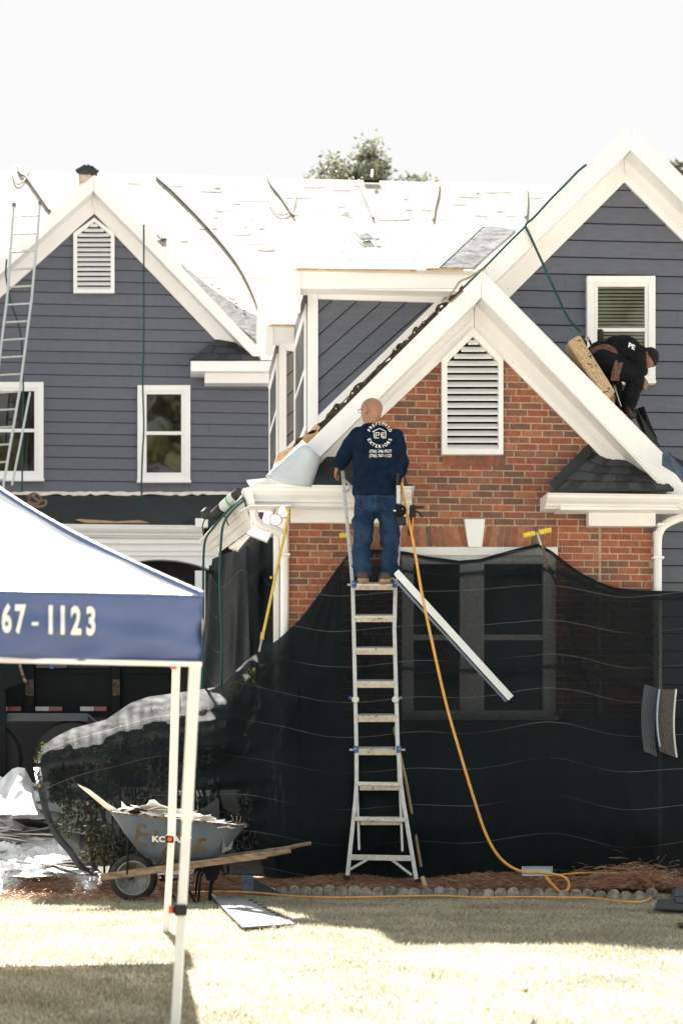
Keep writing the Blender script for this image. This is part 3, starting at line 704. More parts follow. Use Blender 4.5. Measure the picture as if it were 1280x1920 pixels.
# grey underlayment patch on the near dormer roof by the valley
n1 = (near1[1]-near1[0]).cross(near1[3]-near1[0]).normalized()
if n1.z < 0: n1 = -n1
def ond(px, py, up=.006): return onplane(px, py, near1[0], n1)+n1*up
random.seed(3)
ed = [(822, 503), (838, 487), (858, 466), (880, 446), (905, 427), (925, 426), (948, 430), (966, 432), (958, 441), (936, 460), (905, 487), (886, 505)]
MB().prism([ond(x, y, .012) for x, y in ed], -n1*.006).build('underlayment_patch', greyfelt, d1)
MB().prism([ond(x, y, .02) for x, y in [(812, 505), (822, 505), (908, 424), (900, 422)]], -n1*.006).build('underlayment_edge', paper, d1)

# --- torn felt, splintered plywood and flashing along the left rake
random.seed(11)
def strip(pts0, w0, w1, Y, m, name, off=0, step=7, thick=.05):
    (xa, ya), (xb, yb) = pts0; n = int(math.hypot(xb-xa, yb-ya)/step); nx, ny = (yb-ya), -(xb-xa); q = math.hypot(nx, ny); nx, ny = nx/q, ny/q
    if ny > 0: nx, ny = -nx, -ny
    lo = []; hi = []
    for i in range(n+1):
        t = i/n; x = lerp(xa, xb, t); y = lerp(ya, yb, t); h = lerp(w0, w1, t)*max(.15, .72+.9*nz(x*.045, y*.03, w0)+random.uniform(-.12, .12))
        lo.append(W(x, y, Y)); hi.append(W(x+nx*h, y+ny*h, Y+.03*random.random()))
    b = MB(); k = len(lo)
    V = lo+hi+[p+Vector((0, thick, 0)) for p in lo]+[p+Vector((0, thick, 0)) for p in hi]
    F = []
    for i in range(k-1): F += [(i, i+1, k+i+1, k+i), (2*k+i+1, 2*k+i, 3*k+i, 3*k+i+1), (k+i, k+i+1, 3*k+i+1, 3*k+i)]
    return b.add(V, F).build(name, m, house)
strip([(872, 541), (790, 622)], 15, 14, 18.3, torn, 'torn_felt'); strip([(790, 622), (600, 806)], 12, 16, 18.3, torn, 'torn_felt', step=5)
strip([(880, 532), (598, 810)], 4, 5, 18.2, felt, 'torn_felt', step=9)
strip([(604, 802), (545, 850)], 16, 14, 18.28, torn, 'torn_felt', step=4); 
for q in ([(552, 842), (575, 812), (598, 800), (604, 806), (580, 830)], [(515, 868), (522, 850), (545, 838), (566, 835), (552, 850), (530, 862)], [(575, 815), (592, 795), (600, 800), (590, 812)]):
    MB().prism([W(x, y, 18.22) for x, y in q], (0, .05, 0)).build('splintered_plywood', plywood, house)
for q in ([(505, 888), (516, 872), (540, 860), (548, 868), (520, 886)], [(548, 858), (570, 828), (578, 834), (560, 856)], [(500, 895), (512, 880), (520, 888)]):
    MB().prism([W(x, y, 18.16) for x, y in q], (0, .03, 0)).build('splintered_board', paper, house)
for i in range(26):
    t = random.random(); x = lerp(870, 520, t); y = lerp(541, 872, t)-random.uniform(2, 14); s = random.uniform(1, 3)
    MB().prism([W(x, y, 18.2), W(x+s*random.uniform(1, 2), y-s*.6, 18.2), W(x+s*.6, y-s*1.5, 18.2)], (0, .01, 0)).build('paper_scrap', paper, house)

# --- garage front on the left
YG = 31.6
ft = MB().prism([W(-200, 987, YG), W(470, 987, YG), W(470, 929, YWG-.03), W(-200, 929, YWG-.03)], (0, 0, -.04)).build('porch_roof', felt, house)
random.seed(5)
pts = [(-60+10*i, 922+random.uniform(-1, 1)) for i in range(51)]; 
MB().prism([W(x, y, YWG-.05) for x, y in pts]+[W(x, y+random.uniform(4, 8), YWG-.05) for x, y in pts[::-1]], (0, .02, 0)).build('flashing_strip', paper, house)
MB().prism([W(-60, 990, YG-.02), W(380, 990, YG-.02), W(380, 985, YG-.02), W(-60, 985, YG-.02)], (0, .03, 0)).build('plywood_edge', rust, house)
cornice(-200, 382, 990, 1012, YG-.08, 'gutter', white2)
bot = [(x, 1049+(x-300)**2*.0021) for x in range(170, 399, 12)]
MB().prism([W(x, y, YG+.12) for x, y in [(-200, 1009), (-200, 1100), (168, 1100)]+bot+[(410, 1072), (410, 1009)]], (0, .2, 0)).build('garage_frieze', white, house)
for y0, y1, dy in ((1012, 1019, .06), (1030, 1033, .03), (1040, 1042, .03)): board([(-200, y1), (410, y1), (410, y0), (-200, y0)], YG+.12-dy, dy-.002, 'moulding')
MB().prism([W(-300, 1520, YG+1.2), W(640, 1520, YG+1.2), W(640, 1020, YG+1.2), W(-300, 1020, YG+1.2)], (0, .05, 0)).build('garage_dark_panel', black_rub, house)  # flat black panel paints the unlit depth of the garage
MB().prism([W(366, 1500, YG+.15), W(385, 1500, YG+.15), W(385, 1070, YG+.15), W(366, 1070, YG+.15)], (0, .25, 0)).build('garage_post', white, house)
MB().box(W(378, 982, YG)+Vector((0, -.03, 0)), .2, .2, .14).build('end_block', white2, house)
# side wall of the right wing going back (closes the space behind the dormers)
MB().box((W(560, 900, YA).x+.3, 25.5, 2.4), .1, 11.5, 3.6).build('side_wall', siding, house)

# --- bits on the roofs
random.seed(21)
remn = mat('underlayment_remnant', (.42, .37, .33), .95, .3, 8, spec=.05)
for (x, y, w_, h_) in ((590, 352, 30, 2), (640, 358, 22, 2), (740, 412, 40, 4), (690, 350, 34, 2.5), (880, 370, 26, 3), (860, 385, 16, 2), (800, 395, 14, 2), (930, 362, 30, 2), (1000, 372, 24, 3), (470, 378, 46, 1.3), (560, 372, 44, 1), (400, 360, 30, 2.5), (420, 395, 24, 4), (455, 440, 22, 4), (500, 470, 20, 3), (390, 430, 26, 2), (330, 350, 22, 2), (250, 345, 18, 1.6), (640, 388, 12, 3), (900, 405, 20, 2.5)):
    q = [onmain(x+w_*math.cos(a)*random.uniform(.6, 1), y+h_*math.sin(a)*random.uniform(.5, 1), .018) for a in [2*math.pi*k/9 for k in range(9)]]
    MB().prism(q, (0, 0, .0012)).build('underlayment_remnant', remn, mrd)
for i in range(34):
    px = random.uniform(300, 1000); py = random.uniform(348, 500)
    if 540 < px < 980: py = random.uniform(345, 412)
    s = random.choice([1, 1.5, 2, 3, 5]); ang = random.uniform(-.4, .4)
    q = [onmain(px, py, .02), onmain(px+s*3, py+s*3*ang*.3, .02), onmain(px+s*2.4, py+s*.3+.7, .02), onmain(px+s*.6, py+s*.2+.5, .02)]
    MB().prism(q, (0, -.002, .004)).build('torn_underlayment', random.choice([paper, remn, remn]), house)
for q in ([(675, 447), (690, 443), (700, 455), (680, 455)], [(665, 443), (674, 449), (683, 458), (676, 455)], [(700, 452), (712, 454), (704, 458)], [(640, 410), (652, 404), (655, 410)]):
    MB().prism([ond(x, y, .03) for x, y in q], n1*.01).build('torn_underlayment', greyfelt, house)
for i in range(30):
    px = random.uniform(570, 830); py = random.uniform(430, 498); s = random.uniform(.7, 2)
    MB().prism([ond(px, py, .01), ond(px+s*2, py+.4, .02), ond(px+s, py+s*.8, .01)], n1*.006).build('nail_scrap', random.choice([torn, greyfelt, plywood]), house)
for (x, y) in ((395, 540), (405, 546), (430, 566), (455, 588), (440, 575)):
    s = random.uniform(3, 7)
    MB().prism([onmain(x, y, .06), onmain(x+s*1.6, y+s*.7, .07), onmain(x+s, y-s*.5, .07)], (0, 0, .02)).build('torn_shingle', felt, house)
MB().prism([onmain(x, y, .05) for x, y in [(294, 446), (312, 444), (312, 454), (302, 455)]], (0, 0, .03)).build('hole_edge', torn, house)
# vent pipe with a plastic cover at the wing's ridge
vp = thing('vent_pipe', onmain(166, 345), 'short beige flue behind the left gable peak, wrapped in black plastic', 'vent pipe')
c0 = W(164, 348, 35.5); MB().tube([c0, W(163, 322, 35.5)], .15, 12).build('pipe', mat('beige_flue', (.55, .45, .38), .7, .15), vp)
b = MB(); c0 = W(164, 321, 35.4); rgs = []
for i in range(9):
    t = math.pi*(i+.6)/9.6
    rgs.append([c0+RV*(.20*math.sin(t)+.05*nz(i*.9, k*.7, 2))*math.cos(2*math.pi*k/14)+FV*.17*math.sin(t)*math.sin(2*math.pi*k/14)-UV_*(.085*math.cos(t)+.05*nz(i*.8, k*.9, 6)) for k in range(14)])
n_ = 14; b.add([p for r in rgs for p in r], [(i*n_+k, i*n_+(k+1) % n_, (i+1)*n_+(k+1) % n_, (i+1)*n_+k) for i in range(8) for k in range(n_)]+[tuple(range(n_-1, -1, -1)), tuple(8*n_+k for k in range(n_))])
b.build('plastic_cover', felt, vp)
# ================================================================ debris netting
def net_mat(name, see=.10, base=(.0065, .0115, .0145), lines=.33):
    m = bpy.data.materials.new(name); m.use_nodes = True; n = m.node_tree.nodes; l = m.node_tree.links; b = n['Principled BSDF']
    at = n.new('ShaderNodeAttribute'); at.attribute_name = 'net'      # r: metres up the cloth, g: see-through amount, b: band (opaque hem)
    sp = n.new('ShaderNodeSeparateColor'); l.new(at.outputs['Color'], sp.inputs[0])
    geo = n.new('ShaderNodeNewGeometry'); no = n.new('ShaderNodeTexNoise'); no.inputs['Scale'].default_value = .7; no.inputs['Detail'].default_value = 1.0; l.new(geo.outputs['Position'], no.inputs['Vector'])
    ma = n.new('ShaderNodeMath'); ma.operation = 'MULTIPLY_ADD'; l.new(no.outputs['Fac'], ma.inputs[0]); ma.inputs[1].default_value = .16; l.new(sp.outputs[0], ma.inputs[2])
    dv = n.new('ShaderNodeMath'); dv.operation = 'DIVIDE'; l.new(ma.outputs[0], dv.inputs[0]); dv.inputs[1].default_value = lines
    fr = n.new('ShaderNodeMath'); fr.operation = 'FRACT'; l.new(dv.outputs[0], fr.inputs[0])
    lt = n.new('ShaderNodeMath'); lt.operation = 'LESS_THAN'; l.new(fr.outputs[0], lt.inputs[0]); lt.inputs[1].default_value = .011
    # broken thread
    n2 = n.new('ShaderNodeTexNoise'); n2.inputs['Scale'].default_value = 1.3; n2.inputs['Detail'].default_value = 1; l.new(geo.outputs['Position'], n2.inputs['Vector'])
    m2 = n.new('ShaderNodeMapRange'); m2.inputs[1].default_value = .30; m2.inputs[2].default_value = .55; l.new(n2.outputs['Fac'], m2.inputs[0])
    th = n.new('ShaderNodeMath'); th.operation = 'MULTIPLY'; l.new(lt.outputs[0], th.inputs[0]); l.new(m2.outputs[0], th.inputs[1])
    # weave grain
    n3 = n.new('ShaderNodeTexNoise'); n3.inputs['Scale'].default_value = 150; n3.inputs['Detail'].default_value = 3; l.new(geo.outputs['Position'], n3.inputs['Vector'])
    mx = n.new('ShaderNodeMix'); mx.data_type = 'RGBA'; l.new(th.outputs[0], mx.inputs[0]); mx.inputs[6].default_value = (*base, 1); mx.inputs[7].default_value = (.17, .17, .165, 1)
    l.new(mx.outputs[2], b.inputs['Base Color'])
    b.inputs['Roughness'].default_value = .75; b.inputs['Specular IOR Level'].default_value = .10; b.inputs['Sheen Weight'].default_value = .011; b.inputs['Sheen Roughness'].default_value = .5
    b.inputs['Sheen Tint'].default_value = (.5, .5, .5, 1)
    bp = n.new('ShaderNodeBump'); bp.inputs['Strength'].default_value = .9; bp.inputs['Distance'].default_value = .012; l.new(n3.outputs['Fac'], bp.inputs['Height']); l.new(bp.outputs[0], b.inputs['Normal'])
    tl = n.new('ShaderNodeBsdfTranslucent'); tl.inputs[0].default_value = (.10, .10, .10, 1); ms0 = n.new('ShaderNodeMixShader'); ms0.inputs[0].default_value = .08
    l.new(b.outputs[0], ms0.inputs[1]); l.new(tl.outputs[0], ms0.inputs[2])
    t = n.new('ShaderNodeBsdfTransparent'); ms = n.new('ShaderNodeMixShader')
    # see = g * (grain) * (1-band)
    m3 = n.new('ShaderNodeMapRange'); m3.inputs[1].default_value = .35; m3.inputs[2].default_value = .65; m3.inputs[3].default_value = .5; m3.inputs[4].default_value = 1.5; l.new(n3.outputs['Fac'], m3.inputs[0])
    s1 = n.new('ShaderNodeMath'); s1.operation = 'MULTIPLY'; l.new(sp.outputs[1], s1.inputs[0]); l.new(m3.outputs[0], s1.inputs[1])
    iv = n.new('ShaderNodeMath'); iv.operation = 'SUBTRACT'; iv.inputs[0].default_value = 1; l.new(sp.outputs[2], iv.inputs[1])
    s2 = n.new('ShaderNodeMath'); s2.operation = 'MULTIPLY'; l.new(s1.outputs[0], s2.inputs[0]); l.new(iv.outputs[0], s2.inputs[1])
    iv2 = n.new('ShaderNodeMath'); iv2.operation = 'SUBTRACT'; iv2.inputs[0].default_value = 1; l.new(th.outputs[0], iv2.inputs[1])
    s3 = n.new('ShaderNodeMath'); s3.operation = 'MULTIPLY'; l.new(s2.outputs[0], s3.inputs[0]); l.new(iv2.outputs[0], s3.inputs[1])
    l.new(s3.outputs[0], ms.inputs[0]); l.new(ms0.outputs[0], ms.inputs[1]); l.new(t.outputs[0], ms.inputs[2]); l.new(ms.outputs[0], n['Material Output'].inputs[0])
    return m
netm = net_mat('black_debris_net')
def net_obj(name, P, A, label, group=None):   # P grid, A grid of (r,g,b)
    o = MB().grid(P).build(name, netm, smooth=True, origin=Vector((0, 0, 0)))
    ca = o.data.attributes.new('net', 'FLOAT_COLOR', 'POINT')
    ca.data.foreach_set('color', [c for r in A for a in r for c in (*a, 1.)])
    return tag(o, label, 'netting', group)
TOP = [(72, 1425), (80, 1400), (100, 1384), (135, 1366), (200, 1349), (245, 1318), (280, 1306), (340, 1298), (400, 1289), (424, 1283), (436, 1258), (460, 1236), (490, 1218), (520, 1200), (540, 1182), (565, 1158), (600, 1112), (630, 1068), (655, 1036), (700, 1030), (760, 1034), (800, 1043), (860, 1051), (900, 1048), (930, 1039), (970, 1028), (1010, 1019), (1035, 1034), (1060, 1054), (1090, 1075), (1120, 1090), (1150, 1101), (1200, 1107), (1240, 1108), (1330, 1110)]
BOT = [(72, 1440), (80, 1500), (92, 1540), (115, 1575), (135, 1595), (150, 1625), (175, 1643), (260, 1646), (440, 1640), (560, 1648), (760, 1655), (900, 1648), (1330, 1652)]
YT = [(72, 18.2), (130, 18.75), (250, 19.1), (420, 18.9), (470, 18.5), (525, 18.26), (655, 18.26), (760, 18.30), (1330, 18.30)]
lumpw = [(72, .06), (110, .08), (200, .085), (420, .085), (520, .10), (600, .08), (680, .06), (1330, .05)]
def net_pt(px, t):
    y0 = poly1(TOP, px); y1 = poly1(BOT, px); py = lerp(y0, y1, t)
    Yt = poly1(YT, px); Yb = 17.42+.06*sm((px-200)/300)
    lw = poly1(lumpw, px)*(.8+.55*nz(px*.019, 3.3)+.3*nz(px*.06, 8.1))
    L = sm((560-px)/140)                        # 1 on the shrub mounds
    # mound: comes forward quickly just below the skyline, then hangs
    q = t/lw
    fwd = 1-math.exp(-q*1.9)
    Ym = lerp(Yt, Yb-.30*math.sin(math.pi*min(1, t*1.05))**.7*.8, fwd)
    Yh = lerp(Yt, Yb, t**.85)-.22*sm((t-.35)/.4)*(1-sm((t-.8)/.2))
    Y = lerp(Yh, Ym, L)
    # folds
    a = math.hypot(px-1010, py-1000)
    fold = .07*nz(px*.012, py*.004, 5)+.035*nz(px*.035, py*.01, 9)+.06*nz((px+py)*.009, (px-py)*.003, 51)
    fold += .030*nz(px*.006+py*.004, py*.03, 2)*(1-abs(2*t-1))
    if px < 560: fold += (.07+.10*sm((px-330)/60))*nz(px*.005, py*.030+px*.004, 7)*L+.03*nz(px*.012, py*.06+px*.012, 17)*L
    if px > 960: fold += .03*math.sin(math.atan2(py-1000, px-1010)*26)*math.exp(-a/260)
    if 430 < px < 760:
        g_ = sm((px-430)/60)*(1-sm((px-690)/70)); a2 = math.atan2(py-1020, px-650); r2 = math.hypot(px-650, py-1020)
        fold += g_*(.055*nz(a2*7, r2*.004, 3)+.04*nz(a2*16, r2*.008, 11))*sm(r2/200)
    fold += .05*nz(px*.004, py*.012, 31)*sm((t-.3)*4)
    if px > 500: fold *= sm(t/.12)*.9+.1
    return px, py, Y-fold*sm(min(t, 1-t)*14+.15)
NC = 430; NR = 120; P = []; A = []
for i in range(NC):
    px = 72+(1325-72)*(i/(NC-1)); r = []; ra = []
    for j in range(NR):
        t = (j/(NR-1)); t = t**1.25 if px < 560 else t
        x, y, Y = net_pt(px, t); p = W(x, y, Y); r.append(p)
        band = 0.
        if x > 560:
            bx = poly1([(600, 1130), (760, 1071), (850, 1079), (930, 1072), (1010, 1066), (1060, 1078), (1120, 1104), (1170, 1120), (1330, 1124)], x); band = max(band, 1-abs(y-bx)/5.) if abs(y-bx) < 5 else band
            by = poly1([(600, 1262), (760, 1254), (860, 1258), (930, 1258), (1020, 1250), (1090, 1255), (1150, 1275), (1220, 1302), (1330, 1310)], x); band = max(band, 1-abs(y-by)/5.) if abs(y-by) < 5 else band
            band = sm(band*1.6)
            if t < .012: band = 1
        if x > 640:
            see = lerp(.24, .03, sm((y-1315)/60)); 
            if y < 1065: see = lerp(.33, see, sm((y-1050)/14))
            if x > 1045: see *= lerp(1, .5, sm((x-1045)/30))
            if x < 755 and y > 1060: see *= .45
        elif x < 500:
            see = .11*(1-.9*sm((x-330)/80))
            see = lerp(.42+.45*nz(x*.05, y*.12, 3), see, sm((t-.05+.05*nz(x*.06, y*.03))/.12))
            if x < 215 and y > 1500: see = .34
        else: see = .035
        ra.append((p.z+(.11+.05*math.sin((x-560)*.011)+.03*math.sin((x-560)*.023) if x > 560 else .22*((x-380)/250)**2)+.02*nz(x*.01), see, band))
    P.append(r); A.append(ra)
netting = net_obj('debris_netting', P[::-1], A[::-1], 'large black debris netting draped over shrubs and window below the brick gable')
# hem with eyelets at the left end
hem = MB()
hp = [W(*net_pt(73+max(0, k-3)*6, .0 if k < 4 else 1)[:2], 17.2) for k in range(1)]
hpath = [C(70, 1440, 17.9), C(74, 1462, 17.6), C(80, 1490, 17.45), C(90, 1530, 17.4), C(110, 1570, 17.38), C(132, 1596, 17.36), C(150, 1622, 17.36), C(168, 1640, 17.36)]
hb = MB(); sp_ = spath(hpath, 6)
for a, b in zip(sp_, sp_[1:]): hb.bar(a, b, .012, .06, RV)
hb.build('hem', mat('net_hem', (.03, .035, .045), .5, .2), netting)
MB().lathe(C(76, 1474, 17.5), -FV, [(0, .018), (.006, .018), (.008, .014), (.006, .009), (0, .009)], 16).build('eyelet', mat('brass', (.6, .42, .12), .35, .1, metal=.8), netting)
# dark netting hanging beside the porch (left of the brick corner)
P = []; A = []
for i in range(60):
    u = i/59; r = []; ra = []
    for j in range(30):
        v = j/29
        xt = lerp(392, 520, u); xb_ = lerp(372, 530, u); x = lerp(xt, xb_, v); yt = lerp(1050, 1003, u) if u > .05 else 1060
        y = lerp(yt, 1330, v); d = 20.2+.07*math.sin(u*17+v*2.+2*nz(u*4, v))*(.3+v)+.12*nz(u*6, v*2)-u*.9
        p = C(x, y, d); r.append(p); ra.append((p.z+.16*math.sin(u*9)+u*.5, .03, 0))
    P.append(r); A.append(ra)
net_obj('debris_netting', P[::-1], A[::-1], 'narrow black netting hanging in folds left of the brick corner, behind the yellow pole')

# ================================================================ vegetation
def leaves_mesh(pts, size, nrm_jit=1., two=True, seed=0, aspect=2.):
    rg = np.random.RandomState(seed); n = len(pts); d = rg.normal(size=(n, 3)); d /= np.linalg.norm(d, axis=1)[:, None]
    u = rg.normal(size=(n, 3)); u -= (u*d).sum(1)[:, None]*d; u /= np.linalg.norm(u, axis=1)[:, None]
    v = np.cross(d, u); s = size*(.6+.8*rg.rand(n))[:, None]
    V = np.stack([pts-u*s, pts+v*s/aspect+d*s*.15, pts+u*s, pts-v*s/aspect+d*s*.15], 1).reshape(-1, 3)
    return V, np.arange(4*n).reshape(n, 4)
def leaf_mat(name, cols, transl=.35):
    m = bpy.data.materials.new(name); m.use_nodes = True; n = m.node_tree.nodes; l = m.node_tree.links; b = n['Principled BSDF']
    geo = n.new('ShaderNodeNewGeometry'); rp = n.new('ShaderNodeValToRGB'); l.new(geo.outputs['Random Per Island'], rp.inputs[0]); e = rp.color_ramp.elements
    e[0].position = 0; e[0].color = (*cols[0], 1); e[1].position = 1; e[1].color = (*cols[-1], 1)
    for i, c in enumerate(cols[1:-1]): k = e.new((i+1)/(len(cols)-1)); k.color = (*c, 1)
    l.new(rp.outputs[0], b.inputs['Base Color']); b.inputs['Roughness'].default_value = .6
    tr = n.new('ShaderNodeBsdfTranslucent'); l.new(rp.outputs[0], tr.inputs[0]); mx = n.new('ShaderNodeMixShader'); mx.inputs[0].default_value = transl
    l.new(b.outputs[0], mx.inputs[1]); l.new(tr.outputs[0], mx.inputs[2]); l.new(mx.outputs[0], n['Material Output'].inputs[0]); return m
shrub_leaf = leaf_mat('shrub_leaf', [(.03, .05, .015), (.07, .09, .02), (.13, .12, .03), (.06, .09, .03), (.20, .15, .05)])
shrub_leaf2 = leaf_mat('yellow_green_leaf', [(.04, .07, .015), (.12, .15, .02), (.30, .28, .04), (.07, .10, .02)])
flower = leaf_mat('red_flower', [(.45, .02, .05), (.6, .05, .12), (.35, .01, .03)])
barkm = mat('bark', (.12, .085, .06), .9, .4, 20, .5, 60)
def shrub(pxs, tfun, n, lm, seed, label, inset=.10, flowers=0, stray=()):
    rg = random.Random(seed); base = W(sum(pxs)/2, 1640, 17.9); base.z = ground_z(base.x, base.y)
    t = thing('shrub', base, label, 'shrub', 'netted shrubs')
    pts = []; fl = []
    while len(pts) < n:
        px = rg.uniform(*pxs); v = rg.uniform(.06, .93); x, y, Y = net_pt(px, v)
        if nz(px*.02, y*.02, 40+seed) < -.12: continue
        p = W(x, y, Y+inset+abs(rg.gauss(0, .16)))
        if (p.z > poly1([(0, 3), (1, 3)], 0)): continue
        pts.append(p)
    for k in range(flowers):
        px = rg.uniform(pxs[0]+20, pxs[1]); v = rg.uniform(.12, .55); x, y, Y = net_pt(px, v); c = W(x, y, Y+inset*.5)
        for _ in range(14): fl.append(c+Vector((rg.gauss(0, .018), rg.gauss(0, .018), rg.gauss(0, .018))))
    for (x, y, d) in stray:
        for _ in range(7): pts.append(C(x+rg.gauss(0, 3.5), y+rg.gauss(0, 4), d))
    V, F = leaves_mesh(np.array([list(p) for p in pts]), .022, seed=seed); np_mesh('foliage', V, F, lm, t)
    if fl:
        V, F = leaves_mesh(np.array([list(p) for p in fl]), .014, seed=seed+1); np_mesh('blossom', V, F, flower, t)
    b = MB()
    for k in range(16):
        px = rg.uniform(pxs[0]+15, pxs[1]-5); x, y, Y = net_pt(px, rg.uniform(.1, .5)); e = W(x, y, Y+.12)
        s = base+Vector((rg.uniform(-.2, .2), rg.uniform(-.1, .1), 0)); mdl = s.lerp(e, .5)+Vector((rg.uniform(-.1, .1), 0, .1))
        b.tube(spath([s, mdl, e], 4), [.012]*4+[.008]*4+[.004], 5)
    b.build('stem', barkm, t); return t
shrub((95, 330), None, 5200, shrub_leaf, 1, 'left netted shrub with small red flowers, leaves poking out at its left end', flowers=13, stray=((78, 1408, 17.9), (74, 1420, 17.9), (82, 1402, 17.9), (70, 1426, 17.9)))
shrub((330, 480), None, 4200, shrub_leaf2, 2, 'middle netted shrub with yellow green leaves beside the hanging black net', flowers=2)
shrub((480, 640), None, 2600, shrub_leaf, 3, 'netted shrub in the shade, just left of the ladder')
def tree(base, h, crown, n, lm, seed, label, size=.22, group=None, leafsz=.3, clumps=26, name='tree'):
    rg = random.Random(seed); t = thing(name, base, label, 'tree', group); base = Vector(base)
    tr = MB(); top = base+Vector((0, 0, h)); tr.tube(spath([base, base+Vector((h*.01, 0, h*.4)), base+Vector((-h*.01, 0, h*.7)), top], 5), [h*.022*(1-.055*i) for i in range(16)], 10)
    cz, rx, rz_ = crown; pts = []; br = MB()
    for k in range(clumps):
        a = rg.uniform(0, 6.28); zz = rg.uniform(-1, 1); rr_ = math.sqrt(max(0, 1-zz*zz))*rg.uniform(.45, 1)
        c = base+Vector((math.cos(a)*rr_*rx, math.sin(a)*rr_*rx, cz+zz*rz_)); s = rg.uniform(.16, .34)*rx
        st = base+Vector((0, 0, max(h*.3, min(h*.97, c.z-base.z-rg.uniform(.5, 1.4)*rx*.4))))
        br.tube([st, st.lerp(c, .55)+Vector((0, 0, .1*rx)), c], [h*.006, h*.004, h*.0015], 5)
        for _ in range(n//clumps):
            v = Vector((rg.gauss(0, 1), rg.gauss(0, 1), rg.gauss(0, .8))); v = v.normalized()*min(1.15, abs(rg.gauss(.62, .25))); pts.append(list(c+v*s))
    tr.build('trunk', barkm, t, smooth=True); br.build('branch', barkm, t)
    V, F = leaves_mesh(np.array(pts), leafsz, seed=seed); np_mesh('crown', V, F, lm, t); return t
far_leaf = leaf_mat('far_pine_leaf', [(.10, .125, .10), (.15, .17, .12), (.24, .23, .14), (.12, .145, .12)], .35)
tb = W(690, 340, 58); tb.z = 0
ztop = W(690, 272, 58).z
tree(tb, ztop-.6, (ztop-1.9, 2.0, 1.6), 8000, far_leaf, 5, 'treetop showing above the stripped main roof ridge', leafsz=.085, clumps=34)
tb = W(1283, 340, 58); tb.z = 0
tree(tb, W(1283, 290, 58).z-.3, (W(1283, 290, 58).z-1.2, .7, 1.3), 500, far_leaf, 6, 'tip of a treetop at the right edge, behind the upper gable', leafsz=.12, clumps=9)
# trees across the street, behind the viewer: seen in the window glass
street_leaf = leaf_mat('street_tree_leaf', [(.04, .06, .02), (.09, .11, .03), (.14, .13, .04), (.06, .08, .03)], .3)
for k, (x, y, h) in enumerate(((-15, -26, 25), (-7, -29, 27), (1, -26, 24), (9, -30, 28), (17, -27, 24))):
    tree((x, y, -.3), h*.9, (h*.6, 4.4, h*.36), 2600, street_leaf, 30+k, 'tall green street tree reflected in the window panes', group='street trees opposite the house', leafsz=.42, clumps=34)

# ================================================================ lawn grass, pine straw
grass_m = bpy.data.materials.new('dormant_grass'); grass_m.use_nodes = True
n = grass_m.node_tree.nodes; l = grass_m.node_tree.links; b = n['Principled BSDF']
geo = n.new('ShaderNodeNewGeometry'); rp = n.new('ShaderNodeValToRGB'); l.new(geo.outputs['Random Per Island'], rp.inputs[0]); e = rp.color_ramp.elements
e[0].position = 0; e[0].color = (.20, .22, .13, 1); e[1].position = 1; e[1].color = (.64, .545, .455, 1)
for p, c in ((.28, (.28, .295, .19)), (.5, (.43, .39, .31)), (.78, (.55, .475, .39))): k = e.new(p); k.color = (*c, 1)
no = n.new('ShaderNodeTexNoise'); no.inputs['Scale'].default_value = 1.3; no.inputs['Detail'].default_value = 5; l.new(geo.outputs['Position'], no.inputs['Vector'])
mr = n.new('ShaderNodeMapRange'); mr.inputs[1].default_value = .35; mr.inputs[2].default_value = .65; mr.inputs[3].default_value = .74; mr.inputs[4].default_value = 1.12; l.new(no.outputs['Fac'], mr.inputs[0])
hs = n.new('ShaderNodeHueSaturation'); l.new(mr.outputs[0], hs.inputs['Value']); l.new(rp.outputs[0], hs.inputs['Color']); l.new(hs.outputs[0], b.inputs['Base Color']); b.inputs['Roughness'].default_value = .7; b.inputs['Specular IOR Level'].default_value = .2
tr = n.new('ShaderNodeBsdfTranslucent'); l.new(hs.outputs[0], tr.inputs[0]); mx = n.new('ShaderNodeMixShader'); mx.inputs[0].default_value = .5
l.new(b.outputs[0], mx.inputs[1]); l.new(tr.outputs[0], mx.inputs[2]); l.new(mx.outputs[0], n['Material Output'].inputs[0])
def blades(name, n, d0, d1, seed, m, h=(.009, .023), w_=.0034, mask=None, pw=1.):
    rg = np.random.RandomState(seed)
    d = d0+(d1-d0)*rg.rand(n)**pw; hw = 720/FPX*d
    xc = (rg.rand(n)*2-1)*hw; X = xc*CY+d*SY; Y = -xc*SY+d*CY
    dens = np.sin(X*3.1+1.3*np.sin(Y*2.3))+np.sin(Y*4.7+X*1.9)+1.2*np.sin(X*9.3+Y*7.1+2)
    keep = rg.rand(n) < .8+.06*dens
    if mask is not None: keep &= mask(X, Y)
    X, Y, dens = X[keep], Y[keep], dens[keep]; n = len(X)
    Z = np.where(Y < 11, -.075*(11-Y), 0)+0
    a = rg.rand(n)*6.283; H = (h[0]+(h[1]-h[0])*rg.rand(n)**1.5)*(1+.06*dens); ln = rg.rand(n)*1.0*H
    b_ = rg.rand(n)*6.283; w2 = w_*(.6+.8*rg.rand(n))
    base = np.stack([X, Y, Z-.002], 1); wd = np.stack([np.cos(a), np.sin(a), 0*a], 1)*w2[:, None]/2
    lean = np.stack([np.cos(b_)*ln, np.sin(b_)*ln, H], 1)
    V = np.stack([base-wd, base+wd, base+lean*.6+wd*.6+np.array([0, 0, .1])*H[:, None], base+lean], 1)
    V = V.reshape(-1, 3)
    k = np.arange(n)[:, None]*4
    F = np.concatenate([k+0, k+1, k+2, k+3], 1)
    return tag(np_mesh(name, V, F, m), kind='stuff')
blades('grass', 16000, 8.7, 17.0, 17, grass_m, h=(.035, .065), w_=.003, mask=lambda X, Y: (Y < 17.04) & (np.sin(X*5.1+2*np.sin(Y*3.3))+np.sin(Y*6.1+X*3.7) > .75))
